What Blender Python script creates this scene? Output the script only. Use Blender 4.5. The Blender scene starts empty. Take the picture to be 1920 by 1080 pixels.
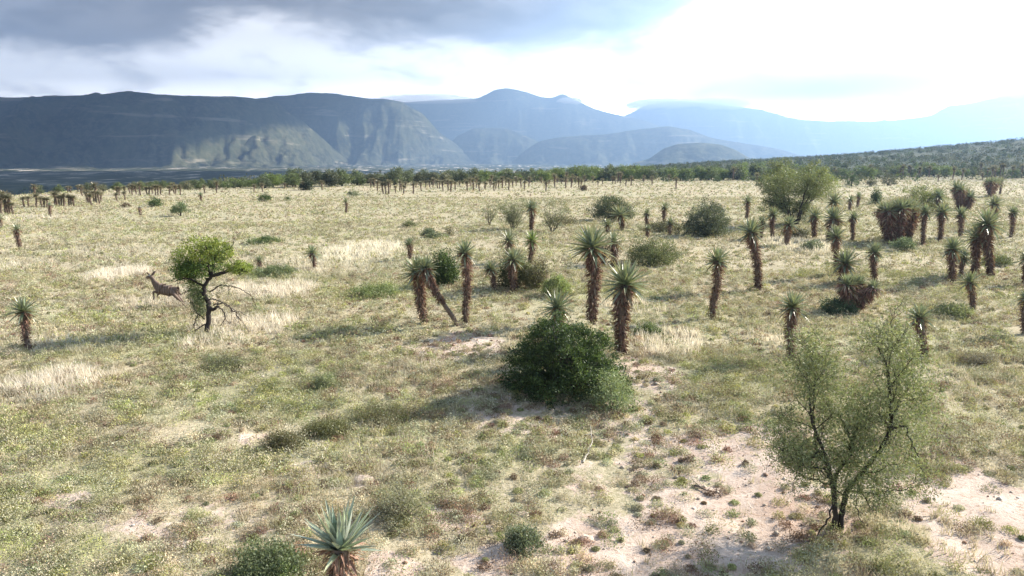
import bpy, math, random
import numpy as np
from mathutils import Vector
rad = math.radians
SC = bpy.context.scene
COL = SC.collection

# ------------------------------------------------------------------ camera
FPX = 1371.0            # focal length in pixels of the 1920 wide frame
CAM_H = 7.5
PITCH = math.atan(240 / FPX)
cd = bpy.data.cameras.new("camera")
cd.sensor_width = 36.0
cd.lens = 36.0 * FPX / 1920.0
cd.clip_start = 0.1
cd.clip_end = 60000
cam = bpy.data.objects.new("camera", cd)
cam.location = (0, 0, CAM_H)
cam.rotation_euler = (math.pi / 2 - PITCH, 0, 0)
COL.objects.link(cam)
SC.camera = cam

# ------------------------------------------------------------------ light
SUN_AZ, SUN_EL = rad(64), rad(29)       # azimuth from the view direction towards the right
SKY_STR = 0.1
ld = bpy.data.lights.new("sun", 'SUN')
ld.energy = 5.0
ld.angle = rad(0.9)
ld.color = (1.0, 0.92, 0.79)
sun = bpy.data.objects.new("sun", ld)
sd = Vector((math.sin(SUN_AZ) * math.cos(SUN_EL), math.cos(SUN_AZ) * math.cos(SUN_EL), math.sin(SUN_EL)))
sun.rotation_euler = sd.to_track_quat('Z', 'Y').to_euler()
sun.location = (60, 30, 60)
COL.objects.link(sun)

SC.view_settings.view_transform = 'Standard'
SC.view_settings.look = 'None'
SC.view_settings.exposure = 1.9
SC.view_settings.gamma = 1.0
SC.cycles.max_bounces = 6
SC.cycles.diffuse_bounces = 3
SC.cycles.transmission_bounces = 4
SC.cycles.volume_bounces = 0
SC.cycles.use_denoising = True


class NT:
    """small helper to wire shader nodes"""
    def __init__(self, tree):
        self.t = tree
        self.n = tree.nodes
        self.l = tree.links

    def add(self, kind, **kw):
        nd = self.n.new(kind)
        for k, v in kw.items():
            setattr(nd, k, v)
        return nd

    def link(self, a, b):
        self.l.new(a, b)

    def math(self, op, a, b=None, c=None, clamp=False):
        nd = self.n.new('ShaderNodeMath')
        nd.operation = op
        nd.use_clamp = clamp
        for i, v in enumerate((a, b, c)):
            if v is None:
                continue
            if isinstance(v, (int, float)):
                nd.inputs[i].default_value = v
            else:
                self.l.new(v, nd.inputs[i])
        return nd.outputs[0]

    def mixc(self, f, a, b, blend='MIX'):
        nd = self.n.new('ShaderNodeMix')
        nd.data_type = 'RGBA'
        nd.blend_type = blend
        for s, v in ((nd.inputs[0], f), (nd.inputs[6], a), (nd.inputs[7], b)):
            if isinstance(v, (int, float)):
                s.default_value = v
            elif isinstance(v, tuple):
                s.default_value = (v[0], v[1], v[2], 1)
            else:
                self.l.new(v, s)
        return nd.outputs[2]

    def smooth(self, v, a, b):
        nd = self.n.new('ShaderNodeMapRange')
        nd.interpolation_type = 'SMOOTHSTEP'
        self.l.new(v, nd.inputs[0])
        nd.inputs[1].default_value = a
        nd.inputs[2].default_value = b
        return nd.outputs[0]

    def noise(self, vec, scale, detail=4, rough=0.55, dist=0.0):
        nd = self.n.new('ShaderNodeTexNoise')
        if vec is not None:
            self.l.new(vec, nd.inputs['Vector'])
        nd.inputs['Scale'].default_value = scale
        nd.inputs['Detail'].default_value = detail
        nd.inputs['Roughness'].default_value = rough
        nd.inputs['Distortion'].default_value = dist
        return nd.outputs['Fac']

    def curve(self, v, pts, lo, hi):
        """piecewise curve of v, pts = (v, value)"""
        mr = self.n.new('ShaderNodeMapRange')
        self.l.new(v, mr.inputs[0])
        mr.inputs[1].default_value = lo
        mr.inputs[2].default_value = hi
        ra = self.n.new('ShaderNodeValToRGB')
        self.l.new(mr.outputs[0], ra.inputs[0])
        cr = ra.color_ramp
        cr.interpolation = 'LINEAR'
        while len(cr.elements) < len(pts):
            cr.elements.new(0.5)
        for e, (x, y) in zip(cr.elements, pts):
            e.position = (x - lo) / (hi - lo)
            e.color = (y, y, y, 1)
        return ra.outputs[0]


# ------------------------------------------------------------------ sky
def make_world():
    w = bpy.data.worlds.new("World")
    SC.world = w
    w.use_nodes = True
    g = NT(w.node_tree)
    g.n.clear()
    out = g.add('ShaderNodeOutputWorld')
    bg = g.add('ShaderNodeBackground')
    bg.inputs[1].default_value = SKY_STR
    sky = g.add('ShaderNodeTexSky')
    sky.sky_type = 'NISHITA'
    sky.sun_disc = False
    sky.sun_elevation = SUN_EL
    sky.sun_rotation = SUN_AZ
    sky.altitude = 600
    tc = g.add('ShaderNodeTexCoord')
    sp = g.add('ShaderNodeSeparateXYZ')
    g.link(tc.outputs['Generated'], sp.inputs[0])
    X, Y, Z = sp.outputs
    az = g.math('ARCTAN2', X, Y)
    el = g.math('ARCSINE', Z)
    # cloud texture space: flattened vertically as layers seen near the horizon are
    cmb = g.add('ShaderNodeCombineXYZ')
    g.link(az, cmb.inputs[0])
    g.link(g.math('MULTIPLY', el, 2.6), cmb.inputs[1])
    cv = cmb.outputs[0]
    n1 = g.noise(cv, 3.2, 7, 0.55, 0.5)
    n2 = g.noise(cv, 9.0, 6, 0.6, 0.3)
    n3 = g.noise(cv, 1.3, 3, 0.5, 0.2)
    # lower edge of the dark cloud deck, in radians of elevation over azimuth
    edge = g.curve(az, [(-1.5, .11), (-.62, .118), (-.42, .136), (-.31, .160), (-.15, .152), (0.0, .148),
                        (.15, .146), (.21, .165), (.27, .20), (.35, .26), (1.5, .42)], -1.6, 1.6)
    wob = g.math('MULTIPLY', g.math('SUBTRACT', n1, 0.5), 0.11)
    wob = g.math('ADD', wob, g.math('MULTIPLY', g.math('SUBTRACT', n2, 0.5), 0.06))
    dlt = g.math('ADD', g.math('SUBTRACT', el, edge), wob)
    deck = g.smooth(dlt, -0.018, 0.024)
    # colour of the deck : grey blue with paler holes
    deckc = g.mixc(g.smooth(n2, 0.40, 0.62), (1.75, 1.78, 1.84), (2.7, 2.73, 2.8))
    deckc = g.mixc(g.smooth(n1, 0.50, 0.74), deckc, (3.6, 3.8, 4.1))
    # the deck is thinner to the left top where it is patchy
    # bright sunlit cloud under and beside the deck
    br = g.curve(az, [(-1.5, .7), (-.62, 1.0), (-.35, 1.0), (-.1, 1.0), (.2, 1.0), (.6, 1.0), (1.5, .9)], -1.6, 1.6)
    cb = g.add('ShaderNodeVectorMath', operation='SCALE')
    cb.inputs[0].default_value = (10.0, 10.0, 10.0)
    front = g.smooth(Y, -0.4, 0.3)
    low = g.math('ADD', 1.0, g.math('MULTIPLY', g.smooth(el, .16, .05), 2.6))
    br = g.math('MULTIPLY', g.math('MULTIPLY', br, low), g.math('ADD', g.math('MULTIPLY', front, .75), .25))
    g.link(br, cb.inputs['Scale'])
    white = g.mixc(g.math('MULTIPLY', g.smooth(n2, 0.48, 0.66), 0.4), cb.outputs[0], (4.4, 4.6, 4.9))
    # pale grey veil low on the right
    a1 = g.math('POWER', g.math('DIVIDE', g.math('SUBTRACT', az, 0.43), 0.26), 2)
    e1 = g.math('ADD', el, g.math('MULTIPLY', g.math('SUBTRACT', n1, .5), 0.03))
    a2 = g.math('POWER', g.math('DIVIDE', g.math('SUBTRACT', e1, 0.088), 0.026), 2)
    veil = g.math('EXPONENT', g.math('MULTIPLY', g.math('ADD', a1, a2), -1))
    white = g.mixc(g.math('MULTIPLY', veil, 0.95), white, (.8, 1.1, 1.5))
    # grey streaks low on the left above the plateau
    b1 = g.smooth(az, -0.10, -0.45)
    b2 = g.math('POWER', g.math('DIVIDE', g.math('SUBTRACT', e1, 0.108), 0.018), 2)
    stre = g.math('MULTIPLY', b1, g.math('EXPONENT', g.math('MULTIPLY', b2, -1)))
    white = g.mixc(g.math('MULTIPLY', stre, 0.3), white, (3.2, 3.5, 3.9))
    cloud = g.mixc(deck, white, deckc)
    # broken cover overhead and behind the camera lets the blue sky in
    cover = g.smooth(g.math('ADD', g.math('MULTIPLY', el, -1.1), g.math('MULTIPLY', n3, 0.9)), -0.55, 0.15)
    front = g.smooth(Y, -0.4, 0.3)
    cover = g.math('MULTIPLY', cover, g.math('ADD', g.math('MULTIPLY', front, 0.4), 0.6))
    hi = g.smooth(el, 0.28, 0.6)
    cover = g.math('MAXIMUM', cover, g.math('MULTIPLY', g.math('SUBTRACT', 1.0, hi), front))
    cover = g.math('MAXIMUM', cover, .6)
    tot = g.mixc(cover, sky.outputs[0], cloud)
    # scales the whole sky down with height to weaken the fill light
    dim = g.math('SUBTRACT', 1.0, g.math('MULTIPLY', g.smooth(el, .24, .6), .5))
    vs = g.add('ShaderNodeVectorMath', operation='SCALE')
    g.link(tot, vs.inputs[0])
    g.link(dim, vs.inputs['Scale'])
    g.link(vs.outputs[0], bg.inputs[0])
    g.link(bg.outputs[0], out.inputs[0])


make_world()

# ------------------------------------------------------------------ numbers
R = np.random.default_rng(11)


def hash2(ix, iy, s):
    h = (ix * 374761393 + iy * 668265263 + s * 974711) & 0xFFFFFFFF
    h = ((h ^ (h >> 13)) * 1274126177) & 0xFFFFFFFF
    return ((h ^ (h >> 16)) & 0xFFFF) / 65535.0


def vnoise(x, y, s=0):
    x = np.asarray(x, float)
    y = np.asarray(y, float)
    ix = np.floor(x).astype(np.int64)
    iy = np.floor(y).astype(np.int64)
    fx = x - ix
    fy = y - iy
    fx = fx * fx * (3 - 2 * fx)
    fy = fy * fy * (3 - 2 * fy)
    a = hash2(ix, iy, s)
    b = hash2(ix + 1, iy, s)
    c = hash2(ix, iy + 1, s)
    d = hash2(ix + 1, iy + 1, s)
    return (a + (b - a) * fx) * (1 - fy) + (c + (d - c) * fx) * fy


def fbm(x, y, s=0, o=4, g=0.5):
    t = 0
    a = 1
    n = 0
    for i in range(o):
        t = t + a * vnoise(np.asarray(x) * 2 ** i + 17.3 * i, np.asarray(y) * 2 ** i + 9.1 * i, s + i)
        n += a
        a *= g
    return t / n


def sstep(a, b, x):
    t = np.clip((x - a) / (b - a), 0, 1)
    return t * t * (3 - 2 * t)


def ground_z(x, y):
    x = np.asarray(x, float)
    y = np.asarray(y, float)
    d = np.hypot(x, y)
    t = np.where(y > 1, x / np.maximum(y, 1), np.sign(x) * 3.0)
    t = np.clip(t, -3, 3)
    z = (fbm(x / 9, y / 9, 3, 3) - .5) * 0.5 * sstep(400, 30, d) + (fbm(x / 1.3, y / 1.3, 7, 3) - .5) * 0.16 * sstep(120, 25, d)
    A = np.interp(t, [-3, 0.05, .18, .25, .39, .54, .70, 1.0, 3], [0, 0, 2.0, 3.5, 9.5, 17.5, 25.5, 38, 50])
    z = z + A * sstep(250, 880, d) * (1 + .25 * (fbm(x / 150, y / 150, 21, 3) - .5))
    start = np.interp(t, [-3, -.7, -.3, 0, .15, .3, 3], [135, 150, 250, 350, 420, 950, 950])
    span = np.interp(t, [-3, -.5, .1, .4, 3], [520, 520, 750, 2200, 2200])
    z = z - (30 + A) * sstep(0, 1, (d - start) / span)
    z = z + (fbm(x / 700, y / 700, 31, 4) - .5) * 16 * sstep(1200, 3500, d)
    return z


def ray(px, py):
    u = (px - 960) / FPX
    v = (540 - py) / FPX
    c, s = math.cos(PITCH), math.sin(PITCH)
    return np.array([u, c + v * s, -s + v * c])


def G(px, py):
    """where the line of sight through a pixel of the photograph meets the ground"""
    r = ray(px, py)
    ks = np.geomspace(4, 1500, 700)
    p = np.array([0, 0, CAM_H]) + r * ks[:, None]
    under = p[:, 2] <= ground_z(p[:, 0], p[:, 1])
    i = int(np.argmax(under)) if under.any() else len(ks) - 1
    a, b = ks[max(i - 1, 0)], ks[i]
    for _ in range(14):
        k = (a + b) / 2
        q = np.array([0, 0, CAM_H]) + r * k
        if q[2] <= float(ground_z(q[0], q[1])):
            b = k
        else:
            a = k
    return np.array([q[0], q[1], float(ground_z(q[0], q[1]))])


def ppm(p):
    """photo pixels per metre at a world point"""
    c, s = math.cos(PITCH), math.sin(PITCH)
    return FPX / (p[1] * c - (p[2] - CAM_H) * s)


# ------------------------------------------------------------------ mesh helpers
def link(o, parent=None):
    COL.objects.link(o)
    if parent is not None:
        o.parent = parent
    return o


def mesh_np(name, V, F, cols=None, mat=None, smooth=False):
    """V (n,3), F (m,k) all faces with k corners"""
    V = np.ascontiguousarray(V, dtype=np.float32)
    F = np.ascontiguousarray(F, dtype=np.int32)
    me = bpy.data.meshes.new(name)
    me.vertices.add(len(V))
    me.vertices.foreach_set("co", V.ravel())
    k = F.shape[1]
    me.loops.add(F.size)
    me.loops.foreach_set("vertex_index", F.ravel())
    me.polygons.add(len(F))
    me.polygons.foreach_set("loop_start", np.arange(0, F.size, k, dtype=np.int32))
    if smooth:
        me.polygons.foreach_set("use_smooth", np.ones(len(F), dtype=bool))
    if cols is not None:
        ca = me.color_attributes.new("Col", 'FLOAT_COLOR', 'POINT')
        c4 = np.ones((len(V), 4), dtype=np.float32)
        c4[:, :3] = cols
        ca.data.foreach_set("color", c4.ravel())
    me.update(calc_edges=True)
    if mat:
        me.materials.append(mat)
    return me


def tag(o, label=None, cat=None, group=None, kind=None):
    if label:
        o["label"] = label
    if cat:
        o["category"] = cat
    if group:
        o["group"] = group
    if kind:
        o["kind"] = kind
    return o


def empty(name, loc, rz=0):
    o = bpy.data.objects.new(name, None)
    o.location = loc
    o.rotation_euler = (0, 0, rz)
    o.empty_display_size = 0.3
    COL.objects.link(o)
    return o


def part(name, me, parent):
    return link(bpy.data.objects.new(name, me), parent)


class Buf:
    def __init__(self):
        self.V, self.F, self.C, self.n = [], [], [], 0

    def add(self, V, F, C):
        V = np.asarray(V, float).reshape(-1, 3)
        C = np.broadcast_to(np.asarray(C, float), (len(V), 3))
        self.V.append(V)
        self.F.append(np.asarray(F) + self.n)
        self.C.append(C)
        self.n += len(V)

    def mesh(self, name, mat, smooth=False):
        return mesh_np(name, np.concatenate(self.V), np.concatenate(self.F), np.concatenate(self.C), mat, smooth)


def rdir(n, rng=R):
    v = rng.normal(size=(n, 3))
    return v / np.linalg.norm(v, axis=1, keepdims=True)


def leaf_quads(P, D, L, W, C, rng=R, N=None):
    """diamond shaped leaves: centres P, long axes D, lengths L, widths W"""
    n = len(P)
    S = np.cross(D, rdir(n, rng) if N is None else N)
    S /= np.linalg.norm(S, axis=1, keepdims=True) + 1e-9
    L = np.broadcast_to(L, n)[:, None]
    W = np.broadcast_to(W, n)[:, None]
    V = np.stack([P - D * L / 2, P + S * W / 2 + D * L * .08, P + D * L / 2, P - S * W / 2 + D * L * .08], 1).reshape(-1, 3)
    F = np.arange(4 * n).reshape(n, 4)
    return V, F, np.repeat(np.broadcast_to(C, (n, 3)), 4, axis=0)


def tube(buf, pts, rads, col, sides=5):
    pts = np.asarray(pts, float)
    n = len(pts)
    T = np.gradient(pts, axis=0)
    T /= np.linalg.norm(T, axis=1, keepdims=True) + 1e-9
    ref = np.array([0.31, 0.77, 0.2])
    A = np.cross(T, ref)
    A /= np.linalg.norm(A, axis=1, keepdims=True) + 1e-9
    B = np.cross(T, A)
    th = np.arange(sides) * 2 * math.pi / sides
    V = pts[:, None, :] + np.asarray(rads)[:, None, None] * (A[:, None, :] * np.cos(th)[None, :, None] + B[:, None, :] * np.sin(th)[None, :, None])
    i = np.arange(n - 1)[:, None] * sides
    j = np.arange(sides)[None, :]
    F = np.stack([i + j, i + (j + 1) % sides, i + sides + (j + 1) % sides, i + sides + j], -1).reshape(-1, 4)
    buf.add(V.reshape(-1, 3), F, col)


# ------------------------------------------------------------------ materials
def mat_base(name):
    m = bpy.data.materials.new(name)
    m.use_nodes = True
    g = NT(m.node_tree)
    g.n.clear()
    out = g.add('ShaderNodeOutputMaterial')
    return m, g, out


def mat_foliage(name, trans=0.35, rough=0.55, gloss=0.3, tint=(1.2, 1.2, .75)):
    m, g, out = mat_base(name)
    at = g.add('ShaderNodeAttribute', attribute_name="Col")
    tc = g.add('ShaderNodeTexCoord')
    nz = g.noise(tc.outputs['Object'], 9.0, 3)
    k = g.add('ShaderNodeMapRange')
    g.link(nz, k.inputs[0])
    k.inputs[1].default_value = .3
    k.inputs[2].default_value = .7
    k.inputs[3].default_value = .78
    k.inputs[4].default_value = 1.22
    sc = g.add('ShaderNodeVectorMath', operation='SCALE')
    g.link(at.outputs['Color'], sc.inputs[0])
    g.link(k.outputs[0], sc.inputs['Scale'])
    p = g.add('ShaderNodeBsdfPrincipled')
    g.link(sc.outputs[0], p.inputs['Base Color'])
    p.inputs['Roughness'].default_value = rough
    p.inputs['Specular IOR Level'].default_value = gloss
    if trans > 0:
        t = g.add('ShaderNodeBsdfTranslucent')
        tcx = g.mixc(1.0, sc.outputs[0], tint, 'MULTIPLY')
        g.link(tcx, t.inputs[0])
        mx = g.add('ShaderNodeMixShader')
        mx.inputs[0].default_value = trans
        g.link(p.outputs[0], mx.inputs[1])
        g.link(t.outputs[0], mx.inputs[2])
        g.link(mx.outputs[0], out.inputs[0])
    else:
        g.link(p.outputs[0], out.inputs[0])
    return m


M_LEAF = mat_foliage("foliage", 0.35)
M_SCRUB = mat_foliage("scrub_leaves", 0.2, 0.75, 0.12, (1.1, 1.1, .8))
M_GRASS = mat_foliage("grass_blades", 0.4, 0.7, 0.15, (1.1, 1.07, .95))
M_ALOE = mat_foliage("aloe_leaf", 0.18, 0.33, 0.7)
M_DEAD = mat_foliage("dead_aloe_leaf", 0.18, 0.75, 0.2)
M_BARK = mat_foliage("bark", 0.0, 0.85, 0.2)
M_FAR = mat_foliage("far_foliage", 0.25, 0.8, 0.1)


def mat_ground():
    m, g, out = mat_base("soil_and_litter")
    geo = g.add('ShaderNodeNewGeometry')
    P = geo.outputs['Position']
    at = g.add('ShaderNodeAttribute', attribute_name="Col")       # r bare, g green, b far plain
    s = g.add('ShaderNodeSeparateColor')
    g.link(at.outputs['Color'], s.inputs[0])
    bare, green, far = s.outputs
    n_f = g.noise(P, 9.0, 8, .72)
    n_m = g.noise(P, 1.1, 5, .6, .3)
    n_l = g.noise(P, 0.22, 4, .55, .2)
    n_xl = g.noise(P, 0.035, 5, .6, .4)
    soil = g.mixc(g.smooth(n_m, .35, .7), (.52, .405, .33), (.64, .53, .445))
    soil = g.mixc(g.smooth(n_f, .50, .70), soil, (.33, .22, .15))
    soil = g.mixc(g.math('MULTIPLY', g.smooth(n_l, .55, .75), .5), soil, (.42, .24, .16))
    litter = g.mixc(g.smooth(n_f, .38, .62), (.29, .25, .16), (.53, .455, .325))
    litter = g.mixc(g.math('MULTIPLY', g.smooth(n_m, .48, .72), .7), litter, (.36, .33, .20))
    litter = g.mixc(g.math('MULTIPLY', g.smooth(n_l, .45, .68), .55), litter, (.46, .38, .25))
    straw = g.mixc(g.smooth(n_f, .35, .65), (.29, .275, .165), (.45, .40, .275))
    litter = g.mixc(g.smooth(n_xl, .42, .62), litter, straw)
    litter = g.mixc(g.math('MULTIPLY', green, .7), litter, (.33, .32, .18))
    bf = g.math('ADD', bare, g.math('MULTIPLY', g.math('SUBTRACT', g.noise(P, 2.2, 7, .75, .5), .5), 3.0))
    near = g.mixc(g.smooth(bf, .3, .62), litter, soil)
    # valley floor: dark bush with pale clearings
    mp = g.add('ShaderNodeMapping')
    mp.inputs['Scale'].default_value = (.0035, .0016, .002)
    g.link(P, mp.inputs[0])
    v1 = g.noise(mp.outputs[0], 1.0, 7, .62, .4)
    v2 = g.noise(P, .022, 5, .65)
    mq = g.add('ShaderNodeMapping')
    mq.inputs['Scale'].default_value = (.035, .006, .03)
    g.link(P, mq.inputs[0])
    v3 = g.noise(mq.outputs[0], 1.0, 4, .6)
    val = g.mixc(g.smooth(v2, .4, .62), (.030, .045, .028), (.075, .085, .05))
    sy = g.add('ShaderNodeSeparateXYZ')
    g.link(P, sy.inputs[0])
    clear = g.math('MULTIPLY', g.smooth(v1, .42, .52), g.smooth(v3, .56, .60))
    clear = g.math('MULTIPLY', clear, g.smooth(sy.outputs[1], 950, 1300))
    val = g.mixc(clear, val, (.80, .72, .62))
    colr = g.mixc(far, near, val)
    p = g.add('ShaderNodeBsdfPrincipled')
    g.link(colr, p.inputs['Base Color'])
    p.inputs['Roughness'].default_value = .95
    p.inputs['Specular IOR Level'].default_value = .1
    b = g.add('ShaderNodeBump')
    b.inputs['Strength'].default_value = .8
    b.inputs['Distance'].default_value = .06
    g.link(g.math('ADD', n_f, n_m), b.inputs['Height'])
    g.link(b.outputs[0], p.inputs['Normal'])
    g.link(p.outputs[0], out.inputs[0])
    return m


M_GROUND = mat_ground()


def mat_mountain():
    m, g, out = mat_base("mountain_scrub")
    geo = g.add('ShaderNodeNewGeometry')
    P = geo.outputs['Position']
    s = g.add('ShaderNodeSeparateXYZ')
    g.link(P, s.inputs[0])
    mp = g.add('ShaderNodeMapping')
    mp.inputs['Scale'].default_value = (.0016, .0016, .018)
    g.link(P, mp.inputs[0])
    band = g.noise(mp.outputs[0], 1.0, 6, .62, .3)
    n1 = g.noise(P, .005, 7, .65, .2)
    n2 = g.noise(P, .03, 9, .75)
    c = g.mixc(g.smooth(n1, .38, .62), (.024, .034, .026), (.085, .095, .055))
    c = g.mixc(g.math('MULTIPLY', g.smooth(n2, .44, .60), .75), c, (.17, .16, .10))
    c = g.mixc(g.math('MULTIPLY', g.smooth(band, .57, .66), .75), c, (.36, .32, .24))
    p = g.add('ShaderNodeBsdfPrincipled')
    g.link(c, p.inputs['Base Color'])
    p.inputs['Roughness'].default_value = 1
    p.inputs['Specular IOR Level'].default_value = 0
    b = g.add('ShaderNodeBump')
    b.inputs['Strength'].default_value = .9
    b.inputs['Distance'].default_value = 14
    g.link(g.math('ADD', n1, g.math('MULTIPLY', band, .6)), b.inputs['Height'])
    g.link(b.outputs[0], p.inputs['Normal'])
    g.link(p.outputs[0], out.inputs[0])
    return m


M_MOUNT = mat_mountain()

# ------------------------------------------------------------------ zones of the plain, (pixel x, y, rx, ry) -> world ellipses
def ell(l):
    o = []
    for px, py, rx, ry, w in l:
        c = G(px, py)
        a = G(px, max(py - ry, 318))
        b = G(px, py + ry)
        o.append((c[0], c[1], rx / ppm(c), max(abs(a[1] - b[1]) / 2, .4), w))
    return o


BARE = ell([(1360, 950, 230, 70, 1.0), (1800, 930, 150, 75, 1.0), (1900, 1010, 140, 60, .8), (1280, 1040, 260, 60, .95), (1450, 850, 170, 50, .75),
            (1230, 705, 75, 34, .6), (1180, 790, 60, 50, .6), (1060, 880, 90, 30, .4), (830, 985, 120, 25, .85), (690, 905, 40, 12, .8),
            (240, 1010, 90, 22, .7), (100, 945, 50, 12, .8), (470, 810, 40, 10, .85), (850, 650, 90, 30, .6), (1000, 770, 150, 40, .45),
            (1150, 980, 120, 60, .6), (700, 1060, 90, 25, .8), (350, 990, 200, 60, .35), (570, 900, 100, 30, .35), (960, 1060, 160, 30, .85),
            (1620, 890, 90, 40, .6), (1250, 860, 100, 40, .5)])
TALL = ell([(220, 515, 60, 14, 1.), (95, 725, 110, 30, 1.), (680, 470, 90, 20, 1.), (500, 545, 90, 22, .8), (330, 560, 90, 22, .7),
            (1500, 460, 70, 16, .8), (1240, 640, 70, 30, .7), (450, 615, 90, 22, .9), (1190, 580, 60, 20, .6), (20, 500, 60, 14, .6),
            (260, 470, 120, 14, .5), (400, 645, 60, 14, .9), (600, 500, 120, 20, .6), (1440, 640, 50, 20, .4), (170, 650, 120, 20, .4),
            (60, 408, 60, 6, .7), (1700, 700, 100, 20, .3), (760, 690, 60, 20, .5)])
GREEN = ell([(60, 950, 120, 60, 1.), (150, 1060, 160, 40, 1.), (400, 760, 200, 40, .7), (250, 640, 160, 26, .9), (700, 620, 160, 24, .6),
             (600, 770, 120, 30, .6), (480, 700, 200, 30, .5), (1300, 600, 160, 30, .5), (1700, 640, 200, 40, .6), (1350, 700, 140, 30, .8),
             (560, 520, 120, 12, .7), (700, 545, 110, 14, .9), (120, 600, 100, 14, .8), (1150, 550, 90, 18, .8), (1600, 520, 120, 20, .5),
             (1850, 640, 120, 50, .5), (560, 850, 160, 30, .5), (1000, 830, 120, 30, .5), (300, 870, 200, 40, .7), (1650, 1050, 140, 40, .6),
             (1870, 800, 120, 60, .5), (60, 820, 100, 30, .8), (1500, 400, 200, 12, .3), (1050, 470, 60, 12, .4), (1820, 560, 90, 20, .4)])


def zone(Z, x, y, s):
    v = np.zeros_like(np.asarray(x, float))
    wx = x + (fbm(x / 1.7, y / 1.7, s, 3) - .5) * 2.4
    wy = y + (fbm(x / 1.9, y / 1.9, s + 5, 3) - .5) * 2.8
    for cx, cy, rx, ry, w in Z:
        q = ((wx - cx) / rx) ** 2 + ((wy - cy) / ry) ** 2
        v = np.maximum(v, w * sstep(1.35, .45, q))
    return v


# ------------------------------------------------------------------ ground sheet
def build_ground():
    r = np.concatenate([[0.0], np.geomspace(3, 45000, 520)])
    a_front = np.linspace(-rad(58), rad(58), 560)
    a_back = np.linspace(rad(58), 2 * math.pi - rad(58), 60)[1:-1]
    a = np.concatenate([a_front, a_back])
    na = len(a)
    RR, AA = np.meshgrid(r[1:], a, indexing='ij')
    x = (RR * np.sin(AA)).ravel()
    y = (RR * np.cos(AA)).ravel()
    z = ground_z(x, y)
    V = np.stack([x, y, z], 1)
    V = np.vstack([V, [[0, 0, float(ground_z(0, 0))]]])
    i = np.arange(len(r) - 2)[:, None] * na
    j = np.arange(na)[None, :]
    j2 = (j + 1) % na
    F = np.stack([i + j, i + j2, i + na + j2, i + na + j], -1).reshape(-1, 4)
    C = np.zeros((len(V), 3))
    xx, yy = V[:, 0], V[:, 1]
    d = np.hypot(xx, yy)
    C[:, 0] = zone(BARE, xx, yy, 41) * (yy > 0)
    C[:, 1] = zone(GREEN, xx, yy, 51) * (yy > 0)
    C[:, 2] = sstep(250, 420, d + 0 * xx)
    me = mesh_np("ground", V, F[:, ::-1], C, M_GROUND, True)
    # close the small disc under the camera
    bm_extra = Buf()
    o = link(bpy.data.objects.new("ground", me))
    tag(o, kind="structure")
    return o


build_ground()


# ------------------------------------------------------------------ mountains
def hill(name, crest, dist, depth, base_z=-34, seed=0, rough=1.0, nu=260, nv=80, plan=None, cliff=.5):
    """crest: (px, py) of the skyline, dist: metres to it; the slope falls 'depth' metres towards the viewer
    and as far on the other side, so the hill has a front, a top and a back"""
    cx = np.array([c[0] for c in crest], float)
    cy = np.array([c[1] for c in crest], float)
    u = np.linspace(cx[0], cx[-1], nu)
    yy = np.interp(u, cx, cy)
    ker = np.ones(5) / 5
    yy = np.convolve(np.pad(yy, 2, mode='edge'), ker, mode='valid')
    tx = (u - 960) / FPX
    D = np.interp(u, [p[0] for p in plan], [p[1] for p in plan]) if plan else np.full(nu, float(dist))
    c_, s_ = math.cos(PITCH), math.sin(PITCH)
    v = (540 - yy) / FPX
    el = (-s_ + v * c_) / (c_ + v * s_)
    zt = CAM_H + el * D                      # height of the crest
    hgt = np.maximum(zt - base_z, 2)
    w = np.linspace(-1, 1, nv)               # -1 foot in front, 0 crest, 1 foot behind
    U, W = np.meshgrid(np.arange(nu), w, indexing='ij')
    Dm = D[:, None] + W * depth * (0.35 + .65 * np.clip(hgt / hgt.max(), 0, 1))[:, None]
    X = (tx / (c_ + 0 * tx))[:, None] * Dm
    Y = Dm
    a = 1 - np.abs(W)
    # profile: gentle foot, concave slope, steep upper cliff, flat top
    prof = .55 * a ** 1.6 + .45 * sstep(.45, .92, a) * 1.0
    prof = prof / prof.max()
    rav = fbm(X / 520, Y / 1100, seed, 6, .6)
    rav = np.abs(rav - .5) * 2               # ridged: gullies and spurs
    side = np.sin(np.clip(a, 0, 1) * math.pi) ** .8
    big = fbm(X / 1500, Y / 1500, seed + 9, 3)
    Z = base_z + hgt[:, None] * np.clip(prof + side * ((rav - .25) * .8 + (big - .5) * .5) * rough, 0, None)
    Z += (fbm(X / 120, Y / 120, seed + 3, 4) - .5) * 22 * rough * side
    # terraces
    zz = (Z - base_z) / 85 + (fbm(X / 900, Y / 900, seed + 5, 2) - .5) * 1.5
    tr = (zz - np.floor(zz))
    Z += (sstep(.55, .95, tr) - tr) * 22 * rough * side
    Z = np.minimum(Z, (CAM_H + (el * 1.0)[:, None] * Dm * 1.0) + 0) if False else Z
    V = np.stack([X, Y, Z], -1).reshape(-1, 3)
    i = np.arange(nu - 1)[:, None] * nv
    j = np.arange(nv - 1)[None, :]
    F = np.stack([i + j, i + nv + j, i + nv + j + 1, i + j + 1], -1).reshape(-1, 4)
    me = mesh_np(name, V, F, None, M_MOUNT, True)
    o = link(bpy.data.objects.new(name, me))
    tag(o, kind="structure")
    return o


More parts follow.
